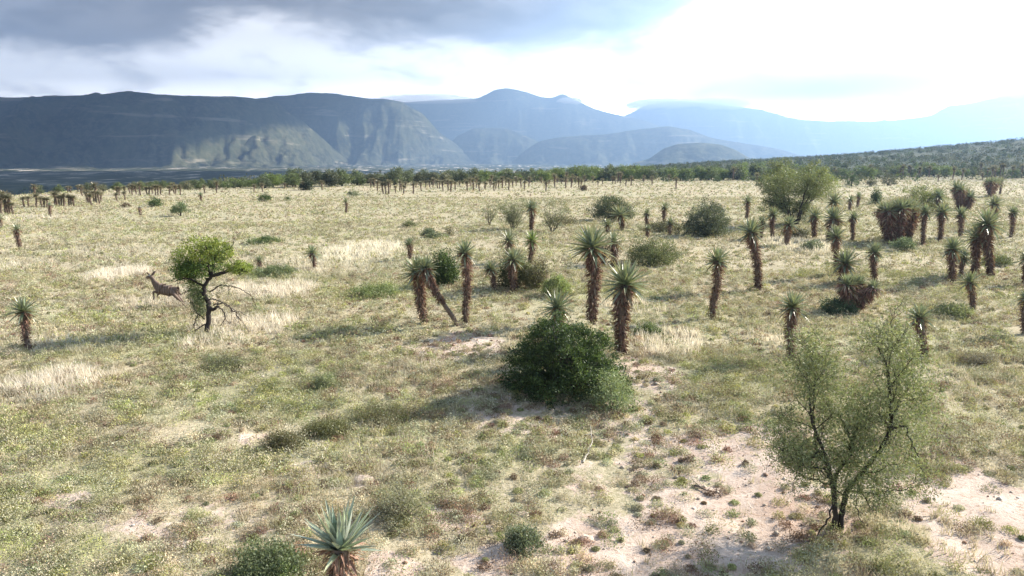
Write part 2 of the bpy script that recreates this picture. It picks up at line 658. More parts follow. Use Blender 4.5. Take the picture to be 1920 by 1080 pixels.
hill("mountain", [(-700, 215), (-300, 195), (0, 183), (120, 182), (230, 179), (300, 175), (360, 179), (400, 178), (480, 181), (530, 190), (580, 225), (620, 262), (660, 300), (720, 306)],
     5000, 1500, seed=2, nu=420, plan=[(-700, 4300), (300, 4600), (520, 5200), (720, 6200)])
hill("mountain", [(330, 250), (430, 190), (530, 180), (600, 171), (640, 172), (690, 181), (760, 190), (800, 215), (830, 250), (880, 285), (950, 304)],
     6500, 1500, seed=14, nu=260, plan=[(330, 6300), (760, 6600), (950, 7600)])
hill("mountain", [(560, 260), (700, 196), (800, 189), (900, 185), (930, 168), (950, 165), (985, 172), (1010, 181), (1030, 184), (1050, 175), (1075, 188), (1110, 205), (1150, 216), (1200, 226), (1260, 250), (1340, 300)],
     9600, 1500, seed=23, nu=260, rough=.4)
hill("mountain", [(1060, 290), (1120, 240), (1170, 214), (1200, 196), (1260, 190), (1340, 198), (1400, 204), (1430, 212), (1470, 226), (1540, 228), (1620, 228), (1680, 222), (1715, 219), (1740, 200), (1790, 192), (1850, 178), (1920, 166), (2100, 150), (2500, 150), (2800, 220)],
     11500, 2200, seed=35, nu=420, rough=.8)
hill("foothill", [(800, 304), (840, 280), (860, 255), (890, 241), (930, 239), (960, 244), (1000, 262), (1060, 285), (1120, 304)], 7300, 800, seed=44, nu=140)
hill("foothill", [(960, 304), (985, 280), (1010, 264), (1040, 257), (1130, 251), (1190, 241), (1240, 237), (1280, 243), (1320, 258), (1380, 268), (1450, 280), (1520, 304)], 6400, 900, seed=52, nu=180)
hill("foothill", [(1180, 306), (1210, 297), (1235, 278), (1260, 270), (1300, 267), (1335, 270), (1365, 280), (1395, 298), (1430, 306)], 3600, 420, seed=61, nu=120, rough=.6)

# ------------------------------------------------------------------ haze
def build_haze():
    X0, X1, Y0, Y1, Z0, Z1 = -12000, 14000, -2500, 13800, -60, 1500
    V = [(x, y, z) for x in (X0, X1) for y in (Y0, Y1) for z in (Z0, Z1)]
    F = [(0, 1, 3, 2), (4, 6, 7, 5), (0, 4, 5, 1), (2, 3, 7, 6), (0, 2, 6, 4), (1, 5, 7, 3)]
    m, g, out = mat_base("haze_air")
    v = g.add('ShaderNodeVolumePrincipled')
    v.inputs['Color'].default_value = (.38, .60, 1.0, 1)
    v.inputs['Density'].default_value = HAZE
    v.inputs['Anisotropy'].default_value = .5
    g.link(v.outputs[0], out.inputs['Volume'])
    me = mesh_np("haze", np.array(V), np.array(F), None, m)
    o = link(bpy.data.objects.new("haze", me))
    tag(o, kind="stuff")


HAZE = 1.8e-4
build_haze()


# ------------------------------------------------------------------ the cloud that shades the plateau on the left
def build_cloud(name, x0, x1, y0, y1, z, th, seed):
    nu, nv = 110, 70
    u, v = np.meshgrid(np.linspace(-1, 1, nu), np.linspace(-1, 1, nv), indexing='ij')
    q = np.sqrt(u ** 2 + v ** 2)
    X = (x0 + x1) / 2 + u * (x1 - x0) / 2
    Y = (y0 + y1) / 2 + v * (y1 - y0) / 2
    edge = 1 + (fbm(np.arctan2(v, u) * 1.5 + 7, q * 0 + 2, seed, 4) - .5) * .5
    t = np.clip(1 - (np.maximum(np.abs(u), np.abs(v)) / 1.0) ** 4, 0, 1) ** .5
    lump = .35 + 1.3 * fbm(X / 700, Y / 700, seed, 5)
    top = z + th * t * lump
    bot = z - th * .25 * t * (.4 + fbm(X / 500, Y / 500, seed + 4, 4))
    n = nu * nv
    V = np.concatenate([np.stack([X, Y, top], -1).reshape(-1, 3), np.stack([X, Y, bot], -1).reshape(-1, 3)])
    i = np.arange(nu - 1)[:, None] * nv
    j = np.arange(nv - 1)[None, :]
    F = np.stack([i + j, i + nv + j, i + nv + j + 1, i + j + 1], -1).reshape(-1, 4)
    F = np.concatenate([F, F[:, ::-1] + n])
    m, g, out = mat_base("cloud_vapour")
    d = g.add('ShaderNodeBsdfDiffuse')
    d.inputs[0].default_value = (.85, .86, .88, 1)
    tr = g.add('ShaderNodeBsdfTranslucent')
    tr.inputs[0].default_value = (.8, .82, .86, 1)
    mx = g.add('ShaderNodeMixShader')
    mx.inputs[0].default_value = .35
    g.link(d.outputs[0], mx.inputs[1])
    g.link(tr.outputs[0], mx.inputs[2])
    g.link(mx.outputs[0], out.inputs[0])
    o = link(bpy.data.objects.new(name, mesh_np(name, V, F, None, m, True)))
    tag(o, kind="stuff")


def build_mist(px, py, D, rx, ry, rz, dens, seed):
    nu, nv = 48, 24
    A, B = np.meshgrid(np.linspace(0, 2 * math.pi, nu, endpoint=False), np.linspace(-math.pi / 2 + .02, math.pi / 2 - .02, nv), indexing='ij')
    k = .6 + .8 * fbm(np.cos(A) * 1.7 + 4, np.sin(A) * 1.7 + B * 1.8, seed, 4)
    r = ray(px, py)
    c = np.array([0, 0, CAM_H]) + r * (D / r[1])
    V = np.stack([np.cos(B) * np.cos(A) * rx * k, np.cos(B) * np.sin(A) * ry * k, np.sin(B) * rz * k], -1).reshape(-1, 3) + c
    i = np.arange(nu)[:, None]
    j = np.arange(nv - 1)[None, :]
    i2 = (i + 1) % nu
    F = np.stack([i * nv + j, i2 * nv + j, i2 * nv + j + 1, i * nv + j + 1], -1).reshape(-1, 4)
    n = len(V)
    V = np.vstack([V, V[::nv].mean(0), V[nv - 1::nv].mean(0)])
    lo = np.array([[ (q + 1) % nu * nv, q * nv, n, n] for q in range(nu)])
    hi = np.array([[ q * nv + nv - 1, (q + 1) % nu * nv + nv - 1, n + 1, n + 1] for q in range(nu)])
    me = bpy.data.meshes.new("mist")
    me.from_pydata(V.tolist(), [], F.tolist() + lo[:, :3].tolist() + hi[:, :3].tolist())
    m, g, out = mat_base("mist_vapour")
    v = g.add('ShaderNodeVolumePrincipled')
    v.inputs['Color'].default_value = (.93, .96, 1.0, 1)
    v.inputs['Density'].default_value = dens
    v.inputs['Anisotropy'].default_value = .5
    g.link(v.outputs[0], out.inputs['Volume'])
    me.materials.append(m)
    tag(link(bpy.data.objects.new("mist", me)), kind="stuff")


build_mist(1240, 196, 11300, 560, 700, 75, .0022, 1)
build_mist(1345, 196, 11300, 480, 700, 85, .0022, 2)
build_mist(1068, 190, 9450, 150, 380, 38, .004, 3)
build_mist(800, 186, 9300, 620, 500, 55, .002, 4)
build_mist(1880, 172, 11300, 900, 800, 110, .0016, 6)
CLZ = 2700
kx, ky = sd.x / sd.z, sd.y / sd.z
build_cloud("cloud", -6500 + kx * CLZ, -1880 + kx * CLZ, 2300 + ky * CLZ, 7000 + ky * CLZ, CLZ, 260, 5)
build_cloud("cloud", -2600 + kx * CLZ, -330 + kx * CLZ, 700 + ky * CLZ, 2500 + ky * CLZ, CLZ, 220, 8)

# ------------------------------------------------------------- ground cover
def scatter(n, d0, d1, spread=.82, rng=R):
    d = np.sqrt(rng.random(n) * (d1 ** 2 - d0 ** 2) + d0 ** 2)
    x = (rng.random(n) * 2 - 1) * (spread * d + 8)
    return x, d


PAL = {
    'olive': (.37, .355, .175), 'grey': (.44, .415, .28), 'straw': (.56, .48, .33), 'brown': (.27, .19, .135),
    'lime': (.42, .43, .16), 'red': (.34, .21, .15), 'green': (.25, .28, .12), 'pale': (.47, .45, .31)}


def build_scrub():
    VV, FF, CC = [], [], []
    n0 = 0
    bands = [(7, 17, 4700, 230, .036), (17, 28, 8600, 150, .046), (28, 50, 14800, 68, .070), (50, 90, 14000, 28, .12), (90, 150, 17000, 13, .19), (150, 330, 20000, 9, .32)]
    keys = list(PAL)
    pal = np.array([PAL[k] for k in keys])
    for bi, (d0, d1, n, k, ls) in enumerate(bands):
        x, y = scatter(n, d0, d1)
        bare = zone(BARE, x, y, 41)
        green = zone(GREEN, x, y, 51)
        tall = zone(TALL, x, y, 61)
        patch = fbm(x / 5, y / 5, 71, 4)
        fine = fbm(x / 1.1, y / 1.1, 171, 3)
        keep = R.random(n) > np.clip(bare * .42 + tall * .6 + (patch - .5) * 1.0 + (fine - .45) * 2.2, .05, .95)
        x, y, green, patch, bare = x[keep], y[keep], green[keep], patch[keep], bare[keep]
        m = len(x)
        z = ground_z(x, y)
        r = np.clip(R.lognormal(-1.42, .5, m), .09, .7) * (1 + .35 * green) * (1 - .35 * bare)
        if d0 >= 50:
            r *= 1.35
        h = r * R.uniform(.45, 1.1, m)
        gf = np.clip(green + (fbm(x / 3, y / 3, 81, 3) - .5) * 1.6, 0, 1)
        w = np.stack([1.0 + gf * 1.2, 1.1 + gf * .6, .8 - gf * .6, .75 - .4 * gf + 1.3 * bare, .18 + gf * 1.2, .08 * (1 - gf) + .15 * bare, .3 + gf * .5, 1.1 + 0 * gf], 1)
        w = np.clip(w, .01, None)
        if d0 >= 50:
            w[:, 3] *= .35
            w[:, 5] *= .2
        cw = np.cumsum(w, 1)
        pick = (R.random(m)[:, None] * cw[:, -1:] > cw).sum(1)
        col = pal[pick] * R.uniform(.65, 1.25, (m, 1)) * R.uniform(.93, 1.07, (m, 3))
        K = k
        dr = rdir(m * K)
        dr[:, 2] = np.abs(dr[:, 2])
        rr = R.random(m * K) ** .3
        P = np.repeat(np.stack([x, y, z], 1), K, 0)
        rad_ = np.repeat(r, K) * rr * R.uniform(.8, 1.25, m * K)
        P[:, 0] += dr[:, 0] * rad_
        P[:, 1] += dr[:, 1] * rad_
        P[:, 2] += dr[:, 2] * np.repeat(h, K) * rr + .01
        D = dr * .6 + rdir(m * K) + np.array([0, 0, .35])
        D /= np.linalg.norm(D, axis=1, keepdims=True)
        L = ls * R.uniform(.6, 1.5, m * K)
        tone = 1 + .2 * (R.random((m * K, 1)) - .5)
        V, F, C = leaf_quads(P, D, L, L * .45, np.repeat(col, K, 0) * tone, N=dr + rdir(m * K) * .55 + np.array([0, 0, .7]))
        VV.append(V)
        FF.append(F + n0)
        CC.append(C)
        n0 += len(V)
    me = mesh_np("low_scrub", np.concatenate(VV), np.concatenate(FF), np.concatenate(CC), M_SCRUB)
    tag(link(bpy.data.objects.new("low_scrub", me)), kind="stuff")


def build_grass():
    VV, CC = [], []
    bands = [(7, 17, 6200, 15, 1.0), (17, 28, 10000, 13, 1.3), (28, 50, 21000, 9, 2.0), (50, 90, 36000, 6, 3.2), (90, 150, 34000, 4, 5.0), (150, 330, 36000, 3, 8.)]
    for d0, d1, n, k, wd in bands:
        x, y = scatter(n, d0, d1)
        bare = zone(BARE, x, y, 41)
        tall = zone(TALL, x, y, 61)
        green = zone(GREEN, x, y, 51)
        patch = fbm(x / 4, y / 4, 91, 4)
        keep = R.random(n) < np.clip(.15 + tall * 1.1 + (patch - .45) * 2.6 - bare * .5, .04, 1)
        tall = np.clip(tall * (.55 + 1.0 * fbm(x / .9, y / .9, 95, 3)) + .25 * sstep(.6, .75, fbm(x / 6, y / 6, 97, 3)), 0, 1)
        x, y, tall, green = x[keep], y[keep], tall[keep], green[keep]
        # extra tufts inside the tall pale patches
        m = len(x)
        z = ground_z(x, y)
        h = R.uniform(.10, .26, m) + tall * R.uniform(.1, .42, m)
        gf = np.clip(green * .8 + R.normal(0, .2, m), 0, 1)[:, None] * (1 - tall[:, None])
        straw = np.array([.54, .475, .34]) * (1 - tall[:, None]) + np.array([.88, .80, .68]) * tall[:, None]
        col = straw * (1 - gf) + np.array([.29, .32, .15]) * gf
        col = col * R.uniform(.72, 1.12, (m, 1)) * (np.array([.70, .72, .70]) + .3 * tall[:, None] if d0 >= 50 else 1.0)
        M = m * k
        B = np.repeat(np.stack([x, y, z], 1), k, 0)
        sp = np.repeat(.05 + h * .35, k)
        B[:, 0] += R.normal(size=M) * sp * .6
        B[:, 1] += R.normal(size=M) * sp * .6
        H = np.repeat(h, k) * R.uniform(.5, 1.2, M)
        a = R.random(M) * 2 * math.pi
        lean = R.uniform(.1, .7, M) * H
        T = B + np.stack([np.cos(a) * lean - .06 * H, np.sin(a) * lean, H], 1)
        b = R.random(M) * 2 * math.pi
        W = R.uniform(.006, .013, M) * wd
        s = np.stack([np.cos(b) * W, np.sin(b) * W, 0 * W], 1)
        V = np.stack([B - s, B + s, T], 1).reshape(-1, 3)
        c = np.repeat(col, k, 0) * R.uniform(.8, 1.2, (M, 1))
        VV.append(V)
        CC.append(np.stack([c * .8, c * .8, c * 1.1], 1).reshape(-1, 3))
    V = np.concatenate(VV)
    F = np.arange(len(V)).reshape(-1, 3)
    me = mesh_np("grass", V, F, np.concatenate(CC), M_GRASS)
    tag(link(bpy.data.objects.new("grass", me)), kind="stuff")


def build_litter():
    """pebbles, clods and dry sticks on the bare soil"""
    n = 8000
    x, y = scatter(n, 7, 32)
    bare = zone(BARE, x, y, 41)
    keep = R.random(n) < bare * .9 + .08
    x, y = x[keep], y[keep]
    m = len(x)
    z = ground_z(x, y)
    s = np.clip(R.lognormal(-3.7, .6, m), .012, .12)
    oc = np.array([[1, 0, 0], [0, 1, 0], [-1, 0, 0], [0, -1, 0], [0, 0, .7], [0, 0, -.5]], float)
    fc = np.array([[0, 1, 4], [1, 2, 4], [2, 3, 4], [3, 0, 4], [1, 0, 5], [2, 1, 5], [3, 2, 5], [0, 3, 5]])
    V = oc[None] * s[:, None, None] * R.uniform(.6, 1.4, (m, 6, 1))
    V = V + np.stack([x, y, z + s * .2], 1)[:, None, :]
    F = (fc[None] + np.arange(m)[:, None, None] * 6).reshape(-1, 3)
    c = np.array([[.55, .47, .38], [.38, .26, .19], [.30, .19, .13], [.62, .56, .48]])[R.integers(0, 4, m)] * R.uniform(.7, 1.1, (m, 1))
    me = mesh_np("pebbles", V.reshape(-1, 3), F, np.repeat(c, 6, 0), M_BARK)
    tag(link(bpy.data.objects.new("pebbles", me)), kind="stuff")


build_scrub()
build_grass()
build_litter()


# ------------------------------------------------------------------ aloes
def aloe_leaf(buf, p, az, el0, L, W, droop, col, rng, segs=5, twist=0.):
    """one fleshy channelled leaf, from p"""
    t = np.linspace(0, 1, segs + 1)
    el = el0 - droop * t ** 1.3
    ds = L / segs
    dx = np.cos(el) * ds
    dz = np.sin(el) * ds
    rx = np.concatenate([[0], np.cumsum(dx[:-1])])
    rz = np.concatenate([[0], np.cumsum(dz[:-1])])
    ca, sa = math.cos(az), math.sin(az)
    cen = np.stack([p[0] + rx * ca, p[1] + rx * sa, p[2] + rz], 1)
    side = np.array([-sa, ca, 0.0])
    up = np.stack([-np.sin(el) * ca, -np.sin(el) * sa, np.cos(el)], 1)
    w = W * .5 * (1 - t ** 1.7) * (0.85 + .5 * t * (1 - t))
    w[-1] = W * .02
    lf = cen + side * w[:, None] * math.cos(twist) + up * (w * .55 + w * math.sin(twist))[:, None]
    rt = cen - side * w[:, None] * math.cos(twist) + up * (w * .55 - w * math.sin(twist))[:, None]
    md = cen - up * (w * .18)[:, None]
    V = np.stack([lf, md, rt], 1).reshape(-1, 3)
    i = np.arange(segs)[:, None] * 3
    j = np.arange(2)[None, :]
    F = np.stack([i + j, i + j + 1, i + 3 + j + 1, i + 3 + j], -1).reshape(-1, 4)
    c = np.outer(1 - .0 * t, col)
    tip = np.array([.30, .20, .11])
    c = c * (1 - (t ** 6)[:, None] * .6) + tip * (t ** 6)[:, None] * .6
    c = c * (0.85 + .3 * t[:, None])
    C = np.repeat(c, 3, 0)
    C[0::3] *= 1.18
    C[2::3] *= 1.12
    buf.add(V, F, C)


def stem_path(T, h, bend, n=12):
    t = np.linspace(0, 1, n)
    T = np.asarray(T, float)
    x = T[0] * (t + bend * t * (1 - t))
    y = T[1] * (t + bend * t * (1 - t))
    return np.stack([x, y, T[2] * t], 1)


def make_aloe_meshes(h, crown_r, tw, lean=(0, 0), seed=0, nl=64, nd=150, bend=0., up=0.0, green=(.225, .26, .17), dead=(.25, .145, .115), bare_frac=.06, segs=5, flatc=1.0):
    rng = np.random.default_rng(seed)
    T = np.array([lean[0], lean[1], h])
    path = stem_path(T, h, bend)
    tt = np.linspace(0, 1, len(path))
    stem = Buf()
    rr = tw * (.25 + .14 * tt) * (1 + .1 * np.sin(tt * 9 + seed))
    path[1:-1, 0] += np.sin(tt[1:-1] * 5 + seed) * .05 * h * .5
    path[1:-1, 1] += np.cos(tt[1:-1] * 4 + seed) * .03 * h * .5
    rr[0] *= 1.15
    tube(stem, path, rr, (.15, .11, .085), 8)
    # dead leaves hanging down the stem
    sk = Buf()
    n = int(nd * max(h, .5))
    for q in range(n):
        s = bare_frac + (1 - bare_frac) * (q + rng.random()) / n
        c = np.array([np.interp(s, tt, path[:, a]) for a in range(3)])
        r0 = tw * (.25 + .14 * s)
        a = rng.random() * 2 * math.pi
        ll = (tw * (.40 + .44 * s ** 2)) * rng.uniform(.6, 1.25)
        p = c + np.array([math.cos(a) * r0, math.sin(a) * r0, 0])
        e0 = rng.uniform(-.9, .05) if s < .93 else rng.uniform(-.5, .2)
        drp = rng.uniform(.5, 1.3)
        if s < .75 and rng.random() < .3:
            drp = -rng.uniform(.0, .6)
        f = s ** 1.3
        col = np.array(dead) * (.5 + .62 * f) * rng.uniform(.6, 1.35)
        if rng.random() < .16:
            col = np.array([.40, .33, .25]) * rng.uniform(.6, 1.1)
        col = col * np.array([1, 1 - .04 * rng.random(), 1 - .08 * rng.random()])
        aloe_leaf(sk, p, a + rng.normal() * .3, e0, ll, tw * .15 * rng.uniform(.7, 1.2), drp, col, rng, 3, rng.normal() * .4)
    ro = Buf()
    top = path[-1]
    for q in range(nl):
        f = (q + .5) / nl
        el = -0.80 * flatc + (1.45 + .80) * flatc * f ** .82 + rng.normal() * .07 + up * (1 - f)
        a = q * 2.39996 + rng.normal() * .12
        L = crown_r * (1.0 - .28 * f ** 3) * rng.uniform(.86, 1.12)
        p = top + np.array([math.cos(a) * tw * .16, math.sin(a) * tw * .16, (f - .5) * tw * .45])
        drp = (.45 - .62 * f) * rng.uniform(.6, 1.4) - up * .3
        col = np.array(green) * rng.uniform(.82, 1.2) * np.array([rng.uniform(.92, 1.1), 1, rng.uniform(.85, 1.1)])
        if el < -.45 and rng.random() < .45:
            col = np.array([.26, .20, .11]) * rng.uniform(.7, 1.2)
        aloe_leaf(ro, p, a, el, L, crown_r * (.155 if segs > 3 else .20) * rng.uniform(.85, 1.15), drp, col, rng, segs)
    return (stem.mesh("aloe_stem", M_BARK), sk.mesh("aloe_leaf_skirt", M_DEAD), ro.mesh("aloe_rosette", M_ALOE, True))


def put_aloe(meshes, loc, label, group=None, sc=1.0, rz=0.0, name="aloe_tree", scz=None):
    o = empty(name, loc, rz)
    o.scale = (sc, sc, scz if scz else sc)
    tag(o, label, "aloe", group)
    part("stem", meshes[0], o)
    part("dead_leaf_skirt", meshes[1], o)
    part("leaf_rosette", meshes[2], o)
    return o


def aloe_px(bx, by, cx, cy, wpx, label, group=None, tw=None, seed=None, depth_lean=0., **kw):
    """base pixel, rosette centre pixel, rosette width in pixels"""
    g = G(bx, by)
    s = ppm(g)
    h = (by - cy) / s / math.cos(PITCH * .9)
    lx = (cx - bx) / s
    r = wpx / s / 2 * (1.24 if g[1] < 42 else 1.5)
    tw = tw if tw else min(max(r * .47, .33 if g[1] < 55 else .42), .54)
    seed = seed if seed is not None else int(bx * 7 + by)
    d = g[1]
    lod = 1.0 if d < 50 else (.7 if d < 80 else .5)
    kw.setdefault('nl', int((56 + int(bx * 13) % 12) * lod))
    kw.setdefault('nd', int(175 * lod))
    ms = make_aloe_meshes(h, r, tw, (lx, depth_lean), seed, segs=5 if d < 60 else 3, **kw)
    return put_aloe(ms, (g[0], g[1], g[2] - .05), label, group)


ORD = ["first", "second", "third", "fourth", "fifth", "sixth", "seventh", "eighth", "ninth", "tenth", "eleventh", "twelfth"]


def ordn(i):
    return ORD[i] if i < 12 else "%dth" % (i + 1)


GA = "tall single stemmed aloes standing on the near plain"
NEAR = [
    (1113, 608, 1107, 462, 84, "tallest near aloe, thick red brown trunk rising behind the big dark bush", {}),
    (1160, 665, 1170, 530, 88, "near aloe with wide pale green rosette right beside the big dark bush", {}),
    (1045, 655, 1045, 573, 66, "aloe with only its rosette showing above the big dark bush", {}),
    (876, 608, 873, 473, 52, "upright slim aloe just right of the leaning forked pair", {}),
    (798, 606, 783, 509, 62, "upright aloe of the crossed pair, rosette meeting the leaning one", {}),
    (858, 611, 800, 500, 50, "steeply leaning aloe with bare grey foot, slanting left into its partner", dict(bare_frac=.42, bend=.25)),
    (932, 548, 920, 503, 36, "short dark aloe left of the stout aloe among the middle bushes", {}),
    (960, 550, 962, 485, 46, "stout aloe with grey brown skirt among the middle bushes", {}),
    (957, 492, 954, 450, 34, "pale aloe directly behind the stout aloe of the middle bushes", {}),
    (996, 496, 997, 450, 34, "bright yellow green aloe standing in the brush of the middle bushes", dict(green=(.22, .29, .10))),
    (997, 433, 997, 390, 27, "aloe rising out of the feathery thorn bushes in mid distance", {}),
    (771, 487, 768, 457, 24, "small leaning aloe at the edge of the pale grass behind the crossed pair", {}),
    (1167, 432, 1162, 403, 34, "silvery aloe in front of the dark round mid distance bush", {}),
    (1140, 436, 1139, 421, 22, "stubby aloe at the left foot of the silvery aloe", {}),
    (1212, 432, 1212, 400, 16, "thin aloe right of the silvery aloe and its dark bush", {}),
    (1214, 445, 1214, 428, 14, "knee high aloe in front of the thin aloe", {}),
    (1245, 423, 1245, 390, 22, "slim aloe between the dark round bush and the grey round bush", {}),
    (1255, 440, 1256, 418, 20, "small spiky dark aloe at the left edge of the grey round bush", {}),
    (650, 399, 649, 378, 14, "lone aloe standing by itself in the open middle plain", {}),
    (54, 655, 52, 580, 54, "left foreground aloe with shaggy grey trunk and flat rosette", {}),
    (590, 507, 587, 473, 28, "small aloe in the pale grass right of the green tree", {}),
    (488, 504, 487, 487, 16, "tiny dark aloe beside the low grey green shrub right of the green tree", {}),
    (37, 465, 36, 430, 20, "shaggy narrow aloe alone near the left edge", dict(nl=30)),
    (95, 406, 95, 384, 9, "thin aloe standing out in front of the far left row", {}),
    (263, 403, 263, 388, 6, "bare post like aloe stem on the far left plain", dict(nl=14)),
    (378, 378, 377, 365, 10, "single aloe on the far plain above the green tree", {}),
    (2, 427, 1, 408, 14, "aloe cut by the left edge of the view", {}),
    (1337, 598, 1340, 487, 52, "upright aloe with narrow twisted trunk standing alone right of centre", {}),
    (1423, 544, 1403, 435, 54, "aloe leaning left on a long thinning trunk", dict(bend=-.1)),
    (1480, 675, 1480, 572, 60, "aloe with thick trunk just above the feathery foreground tree", {}),
    (1733, 675, 1717, 592, 54, "aloe leaning left behind the top right of the feathery foreground tree", {}),
    (1473, 459, 1477, 420, 30, "pale topped aloe on the right, before the wide thorn tree", {}),
    (1447, 447, 1447, 402, 26, "dark straight aloe at the left foot of the wide thorn tree", {}),
    (1428, 449, 1427, 415, 20, "short aloe left of the dark straight one by the wide thorn tree", {}),
    (1400, 410, 1400, 378, 22, "club shaped aloe between the grey round bush and the wide thorn tree", {}),
    (1525, 447, 1525, 405, 30, "pale aloe right of the wide thorn tree's trunk", {}),
    (1568, 516, 1562, 442, 34, "reddish tall aloe behind the many headed low clump", {}),
    (1558, 452, 1560, 409, 38, "wide trunked aloe behind the reddish tall one", dict(tw=.85)),
    (1560, 430, 1560, 378, 32, "rearmost aloe of the stack beside the wide thorn tree", {}),
    (1578, 532, 1582, 492, 48, "pale silvery aloe leaning over the many headed low clump", {}),
    (1638, 530, 1635, 471, 34, "slender aloe rising at the right end of the many headed low clump", {}),
    (1597, 452, 1597, 408, 24, "aloe halfway between the stack and the big red clump", {}),
    (1593, 395, 1593, 375, 18, "left one of two small aloes beyond the big red clump", {}),
    (1608, 390, 1608, 368, 16, "right one of two small aloes beyond the big red clump", {}),
    (1728, 459, 1730, 398, 28, "thin aloe at the right end of the big red clump", {}),
    (1760, 454, 1762, 398, 32, "straight aloe a step right of the big red clump", {}),
    (1757, 400, 1757, 368, 30, "aloe half hidden behind the straight one, by the yellowish bush", {}),
    (1800, 444, 1798, 402, 28, "thin aloe in the gap right of the yellowish bush", {}),
    (1895, 445, 1895, 399, 24, "clean straight aloe by itself near the right edge", {}),
    (1862, 429, 1860, 382, 30, "aloe below the far wide headed clump on the right", {}),
    (1783, 532, 1780, 465, 40, "shaggy light brown aloe, left of the right hand foursome", {}),
    (1803, 520, 1802, 482, 28, "short aloe squeezed between the right hand foursome's trunks", {}),
    (1825, 515, 1827, 444, 48, "tall dark aloe in the middle of the right hand foursome", {}),
    (1855, 519, 1841, 420, 52, "tallest aloe of the right hand foursome, leaning left", {}),
    (1827, 580, 1813, 527, 44, "low leaning aloe in front of the right hand foursome", {}),
    (1919, 625, 1917, 556, 40, "near aloe cut by the right edge of the view", {}),
    (1922, 535, 1920, 483, 34, "farther aloe cut by the right edge of the view", {}),
    (1875, 364, 1875, 340, 14, "thin aloe right beside the far wide headed clump", {}),
    (1152, 500, 1150, 452, 36, "half hidden aloe behind the tallest near aloe", dict(nl=36)),
]
for bx, by, cx, cy, w, lab, kw in NEAR:
    aloe_px(bx, by, cx, cy, w, lab, GA if False else None, **kw)

# the short foreground aloe with upright thick leaves
gb = G(640, 1118)
ms = make_aloe_meshes((1118 - 1012) / ppm(gb), .84, .42, (0.02, 0), 5, nl=46, nd=190, up=.85, green=(.29, .35, .28), dead=(.36, .22, .17), segs=7)
put_aloe(ms, (gb[0], gb[1], gb[2] - .05), "big foreground aloe with upright blue green leaves at the bottom edge")

# clumps of stems that share one foot
CL1 = [(1592, 584, 1578, 528, 34), (1594, 584, 1598, 530, 34), (1596, 585, 1614, 531, 32), (1597, 585, 1628, 535, 30), (1593, 586, 1590, 540, 30), (1597, 583, 1612, 542, 28)]
for i, (bx, by, cx, cy, w) in enumerate(CL1):
    aloe_px(bx, by, cx, cy, w, "aloe stem, head %s from left, of the low dark many headed clump beside dark shrub" % ordn(sorted(q[2] for q in CL1).index(cx)), "stems of the low many headed aloe clump", tw=.62, seed=900 + i, depth_lean=(i % 3 - 1) * .3)
CL2 = [(1664, 452, 1651, 394, 28), (1670, 458, 1660, 395, 30), (1678, 456, 1672, 391, 30), (1686, 458, 1684, 390, 32), (1690, 454, 1695, 389, 32), (1694, 450, 1706, 391, 30), (1700, 446, 1714, 394, 26), (1676, 450, 1680, 388, 28), (1698, 455, 1703, 398, 24)]
for i, (bx, by, cx, cy, w) in enumerate(CL2):
    aloe_px(bx, by, cx, cy, w, "aloe stem, head %s from left, of the big dense dark red clump on the right" % ordn(sorted(q[2] for q in CL2).index(cx)), "stems of the big red aloe clump", tw=.86, seed=930 + i, dead=(.23, .125, .105))
CL3 = [(1797, 394, 1790, 352, 26), (1802, 395, 1797, 356, 24), (1807, 394, 1812, 368, 26), (1812, 395, 1818, 370, 22), (1800, 392, 1804, 362, 22)]
for i, (bx, by, cx, cy, w) in enumerate(CL3):
    aloe_px(bx, by, cx, cy, w, "aloe stem, head %s from left, of the tall hazy brown clump behind the yellowish bush" % ordn(sorted(q[2] for q in CL3).index(cx)), "stems of the tall brown aloe clump", tw=.95, seed=950 + i)
CL4 = [(1856, 369, 1848, 342, 17), (1857, 370, 1855, 341, 17), (1858, 369, 1862, 341, 17), (1859, 368, 1868, 343, 16)]
for i, (bx, by, cx, cy, w) in enumerate(CL4):
    aloe_px(bx, by, cx, cy, w, "aloe stem, head %s from left, of the far wide headed clump near the right edge" % ordn(sorted(q[2] for q in CL4).index(cx)), "stems of the wide headed aloe clump", tw=.8, seed=970 + i)

